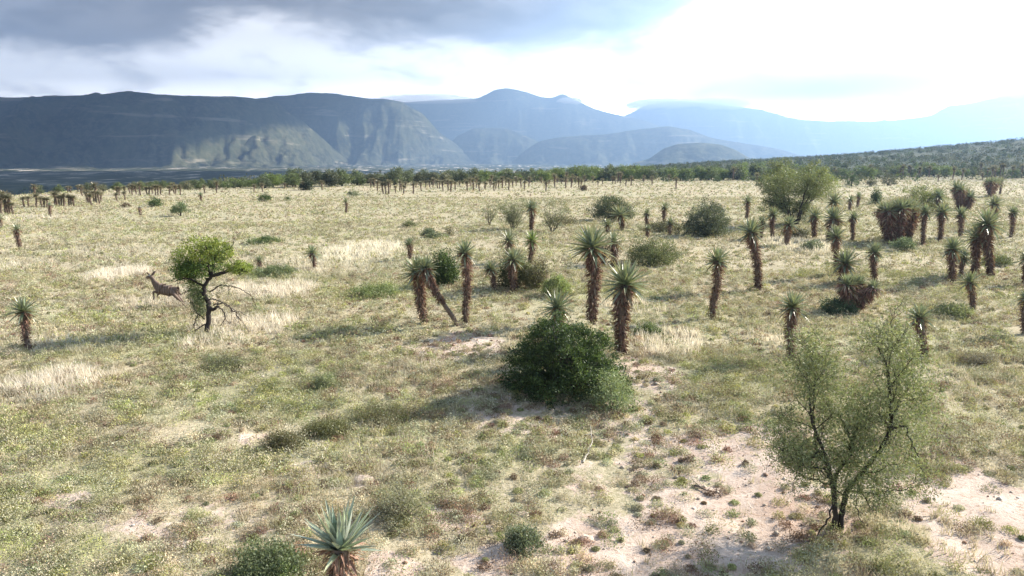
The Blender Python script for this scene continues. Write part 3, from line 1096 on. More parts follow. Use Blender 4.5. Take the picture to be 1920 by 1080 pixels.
# far rows, shared meshes
FARM = [make_aloe_meshes(2.3, .95, .44, (random.Random(i).uniform(-.2, .2), 0), 300 + i, nl=44, nd=34, segs=2, green=(.17, .17, .12), flatc=.75, dead=(.22, .165, .13)) for i in range(7)]
c2 = [(165, 215, 170), (185, 215, 168), (205, 235, 180), (235, 250, 190), (250, 250, 195), (265, 250, 180), (278, 215, 180), (305, 245, 215), (330, 238, 180), (340, 235, 195), (352, 250, 205), (362, 220, 185), (405, 250, 190), (420, 215, 185), (450, 235, 185), (475, 215, 180), (495, 215, 178), (515, 215, 165), (540, 220, 175), (550, 222, 178), (572, 235, 180), (600, 235, 175), (617, 240, 180), (640, 230, 185), (668, 210, 180), (700, 200, 170), (710, 235, 180), (725, 210, 165), (742, 230, 170), (760, 215, 160), (777, 235, 190), (805, 220, 185), (812, 222, 190), (835, 215, 170), (845, 200, 150), (860, 235, 190), (870, 225, 185), (885, 215, 175), (905, 220, 160), (925, 205, 175), (943, 230, 170), (965, 215, 175), (985, 205, 158), (1010, 215, 165), (1030, 230, 180), (1055, 210, 160), (1125, 195, 160), (1150, 240, 185), (1168, 205, 175), (1200, 215, 145), (1215, 190, 160), (1240, 195, 165), (1263, 220, 155), (1270, 185, 135), (1292, 215, 160), (1300, 190, 145), (1320, 190, 155), (1335, 215, 160), (1347, 215, 170), (1370, 190, 150), (1415, 190, 155), (1445, 210, 180), (1470, 195, 165), (1525, 195, 155), (1540, 195, 155), (1555, 190, 135), (1570, 190, 135), (1600, 208, 170), (1628, 205, 155), (1700, 187, 150), (1747, 200, 155), (1843, 185, 145), (1883, 225, 165)]
c1 = [(8, 360, 270), (22, 300, 255), (35, 365, 250), (45, 365, 290), (60, 365, 260), (72, 365, 305), (110, 255, 205), (135, 325, 275), (160, 320, 280), (195, 270, 205), (205, 325, 255), (235, 325, 270), (250, 330, 275), (265, 330, 280), (310, 320, 245), (320, 318, 250), (335, 320, 265), (348, 320, 265), (362, 318, 255), (390, 320, 260), (400, 320, 265), (415, 320, 265), (382, 245, 210), (398, 245, 210), (440, 240, 205), (463, 262, 205), (490, 300, 235), (500, 302, 240), (515, 318, 255), (530, 300, 240), (545, 300, 200), (560, 305, 240), (572, 300, 245), (660, 295, 270), (703, 285, 255), (660, 258, 215), (672, 258, 215), (705, 250, 220), (730, 250, 205), (745, 255, 200), (765, 255, 205), (790, 260, 195), (828, 258, 215), (840, 258, 215), (855, 250, 220), (875, 258, 205), (890, 258, 205), (905, 255, 210), (953, 260, 210), (980, 250, 195), (990, 255, 205), (1018, 258, 205), (1060, 225, 195), (1150, 248, 205), (1220, 245, 185), (1430, 245, 200), (1478, 240, 195), (1603, 222, 190), (1708, 230, 185), (1812, 230, 180)]
c3 = [(10, 250, 225), (45, 252, 215), (85, 240, 185), (105, 252, 215), (130, 250, 215), (283, 265, 195), (360, 248, 205), (375, 248, 205), (415, 290, 230), (850, 240, 195), (865, 245, 210), (983, 248, 210), (998, 248, 210), (1025, 242, 190), (1040, 242, 190), (1055, 243, 170), (1065, 243, 195), (1178, 238, 200), (1192, 238, 200), (1220, 248, 200), (1237, 248, 180), (1267, 235, 185), (1275, 235, 190), (1330, 250, 195), (1385, 250, 190), (1435, 272, 235), (1520, 262, 195), (1570, 262, 205), (1672, 235, 170), (1685, 265, 225), (1710, 250, 200), (1740, 262, 180), (1755, 258, 190), (1785, 245, 175), (1800, 245, 180), (1850, 250, 190), (1905, 252, 170)]
FAR = [(640 + x / 3, 280 + b / 3, 280 + t / 3) for x, b, t in c2] + [(x / 3, 280 + b / 3, 280 + t / 3) for x, b, t in c1] + [(1280 + x / 3, 250 + b / 3, 250 + t / 3) for x, b, t in c3]
ZONES = [(0, 30, "far aloe in the dark knot at the left edge"),
         (30, 100, "far aloe in the packed left group before the grey trees"),
         (100, 150, "far aloe in the line ending the packed left group"),
         (150, 210, "far aloe in the second left group beside the first"),
         (210, 350, "far aloe in the row below the grey trees on the left"),
         (350, 640, "far aloe in the thin scatter above the green tree"),
         (640, 740, "far aloe at the left end of the long central row"),
         (740, 870, "far aloe in the left half of the long central row"),
         (870, 1010, "far aloe in the middle of the long central row"),
         (1010, 1110, "far aloe in the right half of the long central row"),
         (1110, 1280, "far aloe at the right end of the long central row"),
         (1280, 1430, "far aloe in the group left of the wide thorn tree"),
         (1430, 1590, "far aloe right behind the wide thorn tree"),
         (1590, 1710, "far aloe in the row below the wooded slope"),
         (1710, 1830, "far aloe among dark trees below the wooded slope"),
         (1830, 1930, "far aloe in the right edge row below the wooded slope")]
fr = random.Random(4)
FAR.sort()
seen = {}
for i, (x, b, t) in enumerate(FAR):
    g = G(x, b)
    s = ppm(g)
    h = (b - t) / s
    k = min(max(h / 2.75, .55), 1.6)
    lab = next(l for a, c, l in ZONES if a <= x < c)
    seen[lab] = seen.get(lab, 0) + 1
    put_aloe(FARM[i % 7], (g[0], g[1], g[2] - .05), lab.replace("far aloe", "far aloe %s from the left" % ordn(seen[lab] - 1)), lab.replace("far aloe", "far aloes"), (1.0 + k) / 2 * 1.1, fr.uniform(0, 6.28), scz=k * 1.1)


# ------------------------------------------------------------------ bushes and trees
def bush_meshes(w, h, d, seed=0, ncl=140, per=60, leaf=.05, cl=.16, cols=((.06, .09, .04),), flat=1.0, stems=10, bottom=.12, lumpy=.85, hollow=.35, bark=(.07, .055, .045), aspect=.5, tipcol=None, stemr=.02, seethru=0.):
    """a shrub: stems from the foot to clumps of leaves spread through an uneven volume"""
    rng = np.random.default_rng(seed)
    wood, fol = Buf(), Buf()
    dr = rdir(ncl, rng)
    dr[:, 2] = np.abs(dr[:, 2]) * flat
    az = np.arctan2(dr[:, 1], dr[:, 0])
    lump = .95 - lumpy / 2 + lumpy * fbm(az * 1.6 + 10, dr[:, 2] * 2.5 + 3, seed + 1, 3)
    rr = (hollow + (1 - hollow) * rng.random(ncl) ** .5) * lump
    C = np.stack([dr[:, 0] * w / 2 * rr, dr[:, 1] * d / 2 * rr, bottom * h + dr[:, 2] * h * (1 - bottom) * rr * .98], 1)
    # stems
    idx = rng.choice(ncl, min(ncl, stems), replace=False)
    for i in idx:
        p0 = np.array([rng.normal() * w * .03, rng.normal() * d * .03, 0])
        q = C[i]
        t = np.linspace(0, 1, 6)[:, None]
        mid = np.array([q[0] * .35, q[1] * .35, q[2] * .6])
        pts = (1 - t) ** 2 * p0 + 2 * t * (1 - t) * mid + t * t * q + rng.normal(size=(6, 3)) * .015 * h * t
        tube(wood, pts, np.linspace(stemr * h, stemr * h * .22, 6), np.array(bark) * rng.uniform(.8, 1.3), 5)
        for _ in range(3):
            u = rng.integers(2, 5)
            b = pts[u]
            e = b + (rdir(1, rng)[0] * .22 + np.array([0, 0, .1])) * h
            tube(wood, np.stack([b, (b + e) / 2 + rng.normal(size=3) * .02 * h, e]), [stemr * h * .3, stemr * h * .2, stemr * h * .08], np.array(bark), 4)
    cols = np.array(cols)
    pick = rng.integers(0, len(cols), ncl)
    ccol = cols[pick] * rng.uniform(.75, 1.3, (ncl, 1))
    if tipcol is not None:
        hz = np.clip((C[:, 2] / h - .45) * 2, 0, 1)[:, None]
        ccol = ccol * (1 - hz) + np.array(tipcol) * hz * rng.uniform(.8, 1.2, (ncl, 1))
    M = ncl * per
    P = np.repeat(C, per, 0) + rng.normal(size=(M, 3)) * cl * np.array([1, 1, .75])
    P[:, 2] = np.maximum(P[:, 2], .02)
    D = rdir(M, rng) + np.repeat(dr, per, 0) * .6 + np.array([0, 0, .25])
    D /= np.linalg.norm(D, axis=1, keepdims=True)
    L = leaf * rng.uniform(.6, 1.5, M)
    V, F, CC = leaf_quads(P, D, L, L * aspect, np.repeat(ccol, per, 0) * rng.uniform(.75, 1.25, (M, 1)), rng)
    fol.add(V, F, CC)
    return wood.mesh("shrub_wood", M_BARK), fol.mesh("shrub_leaves", M_LEAF)


def put_bush(ms, loc, label, cat="shrub", group=None, name="shrub", sc=1.0, rz=0, scz=None, wood="branches", leaves="foliage"):
    o = empty(name, loc, rz)
    o.scale = (sc, sc, scz if scz else sc)
    tag(o, label, cat, group)
    part(wood, ms[0], o)
    part(leaves, ms[1], o)
    return o


def bush_px(x0, x1, yb, yt, label, cat="shrub", name="shrub", dep=.9, group=None, **kw):
    cx = (x0 + x1) / 2
    # the foot line seen is the front of the bush: the root stands half its depth behind
    g = G(cx, yb)
    s = ppm(g)
    w = (x1 - x0) / s
    g2 = np.array([g[0], g[1] + w * dep * .35, 0])
    g2[0] = g[0] * g2[1] / g[1]
    g2[2] = float(ground_z(g2[0], g2[1]))
    s = ppm(g2)
    w = (x1 - x0) / s
    # top of the bush
    c_, s_ = math.cos(PITCH), math.sin(PITCH)
    v = (540 - yt) / FPX
    h = CAM_H + (-s_ + v * c_) / (c_ + v * s_) * g2[1] - g2[2]
    ms = bush_meshes(w * .92, h * .93, w * dep, **kw)
    return put_bush(ms, (g2[0], g2[1], g2[2] - .03), label, cat, group, name)


DARK = ((.045, .070, .030), (.065, .098, .038), (.10, .145, .05))
OLV = ((.13, .15, .07), (.17, .19, .09), (.10, .12, .06))
GRY = ((.15, .18, .12), (.20, .22, .15), (.12, .15, .09))
bush_px(936, 1184, 758, 578, "big dense dark green bush in the centre foreground", "bush", "dense_bush", dep=.85, seed=3, ncl=620, per=90, leaf=.065, cl=.105, cols=DARK, stems=60, bottom=.04, lumpy=.5, hollow=.5)
bush_px(1095, 1196, 778, 686, "pale green leafy shrub pressed against the right foot of the big dark bush", seed=4, ncl=130, per=42, leaf=.055, cl=.13, cols=((.20, .25, .13), (.27, .31, .18)), stems=12, bottom=.05)
bush_px(430, 580, 1112, 1018, "dark green low bush left of the foreground aloe", seed=5, ncl=220, per=70, leaf=.045, cl=.10, cols=((.12, .15, .08), (.17, .20, .11)), stems=20, bottom=.02)
bush_px(480, 560, 1110, 1055, "light green weedy shrub at the bottom edge before the dark low bush", seed=6, ncl=80, per=50, leaf=.05, cl=.08, cols=((.20, .27, .12), (.25, .32, .16)), stems=8)
bush_px(700, 815, 985, 895, "grey twiggy shrub behind the foreground aloe", seed=7, ncl=170, per=45, leaf=.045, cl=.10, cols=((.27, .26, .18), (.22, .23, .14), (.33, .32, .24)), stems=30, bottom=.05, aspect=.3)
bush_px(940, 1030, 1040, 985, "grey green mound shrub on pale soil at the bottom centre", seed=8, ncl=110, per=45, leaf=.04, cl=.07, cols=GRY, stems=14, bottom=.05)
bush_px(808, 862, 538, 458, "dark leafy bush behind the upright slim aloe", "bush", "dense_bush", seed=9, ncl=150, per=60, leaf=.10, cl=.17, cols=DARK, stems=12)
bush_px(925, 1010, 545, 468, "olive bush behind the stout aloe", "bush", "dense_bush", seed=10, ncl=160, per=50, leaf=.10, cl=.17, cols=((.09, .10, .05), (.13, .14, .07)), stems=14)
bush_px(980, 1030, 545, 480, "brownish twiggy bush right of the stout aloe", seed=11, ncl=110, per=45, leaf=.09, cl=.16, cols=((.13, .11, .07), (.15, .15, .08)), stems=18, aspect=.35)
bush_px(1010, 1075, 560, 510, "light yellow green shrub right of the middle bushes", seed=12, ncl=110, per=50, leaf=.08, cl=.12, cols=((.22, .27, .11), (.27, .30, .14)), stems=10)
bush_px(1165, 1275, 500, 440, "wide low olive shrub behind the two tallest near aloes", seed=13, ncl=260, per=55, leaf=.10, cl=.20, cols=OLV, stems=24, aspect=.35, bottom=.05)
bush_px(1270, 1378, 445, 368, "grey green round bush right of centre in mid distance", "bush", "round_bush", seed=15, ncl=300, per=60, leaf=.12, cl=.22, cols=((.10, .12, .08), (.14, .16, .11), (.08, .095, .06)), stems=24, bottom=.03, hollow=.3)
bush_px(1103, 1190, 415, 362, "dark round mid distance bush behind the silvery aloe", "bush", "round_bush", seed=16, ncl=230, per=55, leaf=.14, cl=.25, cols=((.07, .09, .05), (.11, .13, .08)), stems=18)
bush_px(1200, 1290, 436, 415, "low dark brush strip at the foot of the slim aloes", seed=17, ncl=120, per=40, leaf=.13, cl=.2, cols=((.12, .12, .07), (.09, .09, .06)), stems=12)
bush_px(1020, 1100, 423, 402, "low brown brush between the thorn bushes and the dark round bush", seed=18, ncl=80, per=36, leaf=.12, cl=.2, cols=((.13, .12, .07), (.16, .15, .09)), stems=12)
bush_px(1090, 1170, 500, 440, "bare brown brush behind the tallest near aloe", seed=19, ncl=80, per=30, leaf=.09, cl=.2, cols=((.14, .10, .08), (.16, .13, .09)), stems=30, aspect=.3)
bush_px(1680, 1775, 400, 342, "yellowish green bush beyond the big red clump", "bush", "round_bush", seed=20, ncl=220, per=50, leaf=.15, cl=.28, cols=((.20, .23, .08), (.26, .28, .11), (.10, .12, .06)), stems=20)
bush_px(1535, 1610, 592, 556, "dark green shrub at the left foot of the low many headed clump", seed=21, ncl=120, per=50, leaf=.07, cl=.12, cols=((.07, .10, .055), (.10, .14, .08)), stems=8)
bush_px(1665, 1720, 472, 440, "grey green shrub growing in the foot of the big red clump", seed=22, ncl=80, per=45, leaf=.10, cl=.15, cols=((.11, .15, .09), (.16, .20, .12)), stems=8)
bush_px(1805, 1870, 690, 655, "rounded dry brown grey shrub near the right edge", seed=23, ncl=110, per=45, leaf=.05, cl=.10, cols=((.16, .14, .11), (.22, .20, .17)), stems=20, aspect=.25)
bush_px(1185, 1250, 632, 605, "small dark leafy shrub in dry grass right of the near aloes", seed=24, ncl=60, per=45, leaf=.08, cl=.10, cols=((.09, .12, .05), (.13, .17, .07)), stems=10)
bush_px(460, 535, 458, 441, "flat dark green shrub on the plain right of the green tree", seed=25, ncl=90, per=36, leaf=.11, cl=.14, cols=((.10, .14, .06), (.14, .18, .08)), stems=8)
bush_px(465, 560, 522, 496, "low grey green shrub beside the tiny dark aloe", seed=26, ncl=120, per=40, leaf=.09, cl=.13, cols=((.14, .18, .09), (.19, .22, .12)), stems=8)
bush_px(322, 354, 406, 374, "small pale green treelet on the far left plain", "small tree", "small_tree", seed=27, ncl=60, per=30, leaf=.16, cl=.2, cols=((.13, .17, .09), (.17, .21, .12)), stems=10, bottom=.3)
bush_px(279, 306, 388, 369, "dark round bush on the far left plain", "bush", "round_bush", seed=28, ncl=50, per=30, leaf=.17, cl=.25, cols=DARK, stems=8)
bush_px(481, 512, 378, 360, "dark round bush on the far plain above the green tree", "bush", "round_bush", seed=29, ncl=50, per=30, leaf=.17, cl=.25, cols=DARK, stems=8)
bush_px(532, 546, 377, 367, "small dark shrub right of the dark round bush on the far plain", seed=30, ncl=24, per=24, leaf=.15, cl=.18, cols=DARK, stems=5)
bush_px(228, 246, 389, 379, "small brown shrub on the far left plain", seed=31, ncl=24, per=24, leaf=.15, cl=.18, cols=((.14, .10, .07),), stems=5)
bush_px(650, 674, 369, 354, "pale grey shrub at the far left end of the central row", seed=32, ncl=40, per=20, leaf=.2, cl=.25, cols=GRY, stems=6)
bush_px(1085, 1103, 358, 345, "rounded red brown bush in the long central row", seed=33, ncl=40, per=26, leaf=.2, cl=.22, cols=((.13, .09, .07), (.10, .08, .06)), stems=6)
bush_px(755, 782, 426, 414, "small green shrub on the open middle plain", seed=34, ncl=40, per=28, leaf=.13, cl=.16, cols=OLV, stems=5)
bush_px(788, 818, 446, 424, "green shrub right of the small one on the open middle plain", seed=35, ncl=50, per=28, leaf=.12, cl=.16, cols=GRY, stems=5)
bush_px(798, 838, 448, 434, "flat grey shrub in front of the open middle plain shrubs", seed=36, ncl=50, per=28, leaf=.12, cl=.16, cols=GRY, stems=5)
bush_px(832, 852, 442, 420, "thin twiggy bush on the open middle plain", seed=37, ncl=30, per=14, leaf=.12, cl=.2, cols=((.15, .14, .09),), stems=16)
bush_px(1582, 1612, 350, 322, "dark round bush left of three below the wooded slope", "bush", "round_bush", seed=38, ncl=60, per=34, leaf=.24, cl=.32, cols=DARK, stems=8)
bush_px(1620, 1648, 350, 331, "brownish bush between the dark ones below the wooded slope", "bush", "round_bush", seed=39, ncl=50, per=30, leaf=.22, cl=.3, cols=((.11, .11, .07),), stems=8)
bush_px(1650, 1682, 348, 320, "tall dark bush right of three below the wooded slope", "bush", "round_bush", seed=40, ncl=60, per=34, leaf=.24, cl=.32, cols=((.10, .10, .06), (.08, .09, .06)), stems=8)
bush_px(1630, 1652, 384, 350, "narrow dark bush beyond the big red clump", "bush", "round_bush", seed=41, ncl=60, per=34, leaf=.18, cl=.25, cols=DARK, stems=8)
bush_px(1336, 1354, 341, 327, "small dark bush left of the wide thorn tree, far off", "bush", "round_bush", seed=42, ncl=40, per=30, leaf=.22, cl=.26, cols=DARK, stems=6)
bush_px(560, 590, 357, 336, "very dark bush at the end of the far grey trees", "bush", "round_bush", seed=43, ncl=60, per=36, leaf=.25, cl=.35, cols=((.03, .045, .025),), stems=6)
bush_px(370, 470, 700, 672, "sprawling grey shrub on the left foreground slope of grass", seed=45, ncl=150, per=45, leaf=.055, cl=.12, cols=((.13, .14, .08), (.19, .19, .13)), stems=20, aspect=.35)
bush_px(655, 760, 560, 530, "spreading green shrub in front of the pale grass patch", seed=46, ncl=160, per=40, leaf=.075, cl=.13, cols=((.17, .21, .09), (.21, .25, .12)), stems=10)
bush_px(560, 660, 822, 786, "dark olive grassy shrub added to darken the shade band, nearest the centre bush of three", seed=48, ncl=150, per=45, leaf=.05, cl=.13, cols=((.12, .125, .06), (.17, .17, .08)), stems=12, aspect=.3, bottom=.02, dep=.6)  # these three shrubs are added to darken a long band of shade and grass
bush_px(490, 575, 846, 808, "dark olive grassy shrub added to darken the shade band, in the middle of three", seed=49, ncl=140, per=45, leaf=.05, cl=.13, cols=((.12, .125, .06), (.15, .13, .08)), stems=12, aspect=.3, bottom=.02, dep=.6)
bush_px(650, 800, 800, 758, "dark grass shrub added to darken the tip of the big dark bush's shade", seed=50, ncl=190, per=45, leaf=.05, cl=.15, cols=((.13, .15, .07), (.17, .15, .10)), stems=12, aspect=.3, bottom=.02, dep=.6)
bush_px(1462, 1515, 447, 424, "dark brush in the shade under the wide thorn tree", seed=81, ncl=90, per=40, leaf=.11, cl=.2, cols=((.09, .09, .06), (.12, .12, .07)), stems=10)
bush_px(1500, 1545, 470, 450, "pale grey green shrub in front of the pale aloe right of the wide thorn tree", seed=82, ncl=80, per=36, leaf=.10, cl=.17, cols=GRY, stems=10)
bush_px(1835, 1900, 500, 478, "low olive shrub on the plain right of the right hand foursome", seed=83, ncl=90, per=36, leaf=.09, cl=.16, cols=OLV, stems=10)
bush_px(1750, 1820, 596, 570, "soft green shrub left of the low leaning aloe", seed=84, ncl=130, per=40, leaf=.07, cl=.13, cols=((.19, .22, .11), (.24, .26, .14)), stems=12)
bush_px(1400, 1440, 340, 322, "bushy green clump at the treeline left of the wide thorn tree", "bush", "round_bush", seed=85, ncl=60, per=34, leaf=.24, cl=.32, cols=((.11, .14, .06),), stems=8)
bush_px(580, 640, 735, 700, "pale green shrublet in the left centre foreground", seed=47, ncl=80, per=45, leaf=.05, cl=.09, cols=((.19, .22, .12), (.24, .26, .15)), stems=10)


# ------------------------------------------------------------------ traced trees
class Tree:
    def __init__(self, bx, by, seed, sides=6):
        self.g = G(bx, by)
        self.s = ppm(self.g)
        self.bx, self.by = bx, by
        self.rng = np.random.default_rng(seed)
        self.wood, self.dead, self.fol = Buf(), Buf(), Buf()
        self.tips = []

    def P(self, px, py, dep=0.):
        return np.array([(px - self.bx) / self.s, dep, (self.by - py) / self.s / math.cos(PITCH)])

    def limb(self, pts, r0, r1, col=(.045, .036, .032), dead=False, jit=.02, sub=0, sublen=.5, subr=.5, up=.3, rec=1, keep=True):
        """pts: (px, py, depth in m) traced along one limb"""
        A = np.array([self.P(*p) for p in pts])
        n = max(8, len(A) * 4)
        t = np.linspace(0, len(A) - 1, n)
        Q = np.stack([np.interp(t, np.arange(len(A)), A[:, k]) for k in range(3)], 1)
        for _ in range(2):
            Q[1:-1] = (Q[:-2] + Q[1:-1] * 2 + Q[2:]) / 4
        Q[1:-1] += self.rng.normal(size=(n - 2, 3)) * jit
        self.raw(Q, r0, r1, col, sub, sublen, subr, up, rec, keep)

    def raw(self, Q, r0, r1, col, sub, sublen, subr, up, rec, keep=True):
        n = len(Q)
        tube(self.wood, Q, np.linspace(r0, r1, n), np.array(col) * self.rng.uniform(.85, 1.2), 6 if r0 > .03 else 4)
        if keep:
            self.tips.append(Q[-1])
        for i in range(sub):
            u = self.rng.integers(max(1, n // 4), n)
            T = Q[min(u, n - 1)] - Q[max(u - 2, 0)]
            T /= np.linalg.norm(T) + 1e-9
            d = T * .55 + rdir(1, self.rng)[0] * .9 + np.array([0, 0, up])
            d /= np.linalg.norm(d)
            L = sublen * self.rng.uniform(.5, 1.25)
            m = 7
            q = [Q[min(u, n - 1)]]
            for k in range(m - 1):
                d = d + self.rng.normal(size=3) * .22 + np.array([0, 0, up * .12])
                d /= np.linalg.norm(d)
                q.append(q[-1] + d * L / (m - 1))
            q = np.array(q)
            rs = max((r0 + (r1 - r0) * u / n) * subr, .004)
            if rec > 0:
                self.raw(q, rs, max(rs * .3, .003), col, max(2, sub // 2), sublen * .6, subr, up, rec - 1)
            else:
                tube(self.wood, q, np.linspace(rs, max(rs * .3, .003), m), np.array(col), 4)
                self.tips.append(q[-1])
                self.tips.append(q[m // 2])

    def leaves(self, C, per, sig, leaf, cols, aspect=.5, flat=.7):
        C = np.asarray(C)
        n = len(C)
        rng = self.rng
        cols = np.array(cols)
        cc = cols[rng.integers(0, len(cols), n)] * rng.uniform(.8, 1.25, (n, 1))
        P = np.repeat(C, per, 0) + rng.normal(size=(n * per, 3)) * sig * np.array([1, 1, flat])
        D = rdir(n * per, rng)
        L = leaf * rng.uniform(.6, 1.5, n * per)
        V, F, K = leaf_quads(P, D, L, L * aspect, np.repeat(cc, per, 0) * rng.uniform(.75, 1.25, (n * per, 1)), rng)
        self.fol.add(V, F, K)

    def blob(self, px, py, rx, ry, n, dep=0., rd=None):
        """n clump centres filling an ellipsoid given in photo pixels"""
        c = self.P(px, py, dep)
        a, b = rx / self.s, ry / self.s
        rd = rd if rd else a * .9
        d = rdir(n, self.rng) * (self.rng.random(n) ** .4)[:, None]
        return c + d * np.array([a, rd, b])

    def finish(self, name, label, cat):
        o = empty(name, (self.g[0], self.g[1], self.g[2] - .05))
        tag(o, label, cat)
        part("trunk", self.wood.mesh("tree_wood", M_BARK), o)
        part("crown", self.fol.mesh("tree_leaves", M_LEAF), o)
        return o


def green_tree():
    T = Tree(389, 624, 8)
    BK = (.035, .028, .026)
    T.limb([(389, 626, 0), (391, 600, 0), (396, 578, 0), (394, 562, .05), (386, 548, .05), (388, 536, 0), (396, 524, 0), (405, 515, 0)], .115, .07, BK, keep=False)
    T.limb([(395, 572, 0), (404, 580, 0), (412, 572, .1)], .09, .04, BK, sub=2)
    T.limb([(405, 515, 0), (418, 512, -.1), (432, 507, -.1), (448, 503, 0), (462, 505, .1), (470, 510, .1)], .085, .03, BK, sub=7, sublen=.5)
    T.limb([(403, 517, 0), (398, 505, .2), (388, 496, .3), (375, 488, .3), (362, 480, .4)], .075, .02, BK, sub=8, sublen=.6)
    T.limb([(404, 516, 0), (408, 500, .1), (404, 484, .2), (398, 470, .2), (394, 456, .1)], .07, .02, BK, sub=8, sublen=.6)
    T.limb([(408, 500, .1), (414, 482, -.1), (420, 474, -.2), (434, 470, -.2), (446, 462, -.1), (450, 454, 0)], .045, .012, BK, sub=4, sublen=.35)
    T.limb([(390, 535, 0), (378, 526, -.2), (366, 518, -.2), (352, 520, -.1), (336, 526, 0)], .05, .012, BK, sub=7, sublen=.5, up=-.1)
    T.limb([(386, 548, 0), (370, 542, .2), (352, 545, .3), (340, 552, .3)], .04, .01, BK, sub=6, sublen=.5, up=-.3)
    # bare drooping branches on the lower right
    for pts in ([(396, 560, 0), (410, 556, -.2), (424, 562, -.3), (440, 572, -.3), (456, 580, -.2), (470, 592, -.1)],
                [(398, 545, 0), (416, 534, .2), (436, 536, .3), (458, 545, .3), (474, 556, .2), (483, 575, .1)],
                [(404, 570, 0), (420, 566, .1), (432, 575, .2), (434, 590, .2), (430, 606, .2)],
                [(412, 572, .1), (424, 590, .1), (418, 604, .1), (408, 612, .1)],
                [(440, 572, -.3), (452, 590, -.2), (460, 604, -.1)],
                [(386, 596, 0), (376, 586, -.1), (368, 572, -.1), (366, 558, -.1)],
                [(376, 586, -.1), (370, 600, -.2), (368, 612, -.2)],
                [(386, 606, 0), (372, 614, -.3), (356, 620, -.4), (346, 632, -.5)]):
        T.limb(pts, .032, .008, (.075, .06, .05), sub=9, sublen=.42, up=-.25, keep=False)
    dead_tips = len(T.tips)
    C = np.vstack([T.blob(388, 482, 52, 40, 200, .1, 1.2), T.blob(352, 510, 20, 20, 50, .2, .6), T.blob(362, 504, 26, 18, 55, .2, .9), T.blob(425, 470, 26, 18, 35, 0, .7)])
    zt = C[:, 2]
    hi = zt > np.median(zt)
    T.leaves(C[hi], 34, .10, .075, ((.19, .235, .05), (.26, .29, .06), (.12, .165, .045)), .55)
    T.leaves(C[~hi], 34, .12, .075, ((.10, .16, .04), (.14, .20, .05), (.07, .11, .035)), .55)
    T.leaves(T.blob(456, 500, 26, 11, 60, 0, .5), 38, .08, .07, ((.24, .29, .07), (.18, .23, .05)), .55)
    T.leaves(T.blob(370, 544, 16, 28, 90, .2, .6), 28, .11, .06, ((.12, .16, .07), (.15, .19, .08)), .5)
    T.leaves(T.blob(378, 564, 16, 30, 100, .2, .6), 28, .12, .06, ((.15, .19, .09), (.11, .14, .07)), .5)
    T.leaves(T.blob(425, 540, 30, 24, 22, .2, .5), 22, .12, .055, ((.13, .15, .09),), .5)
    T.finish("thorn_tree", "bright green flat crowned thorn tree with bare lower branches beside the antelope", "tree")


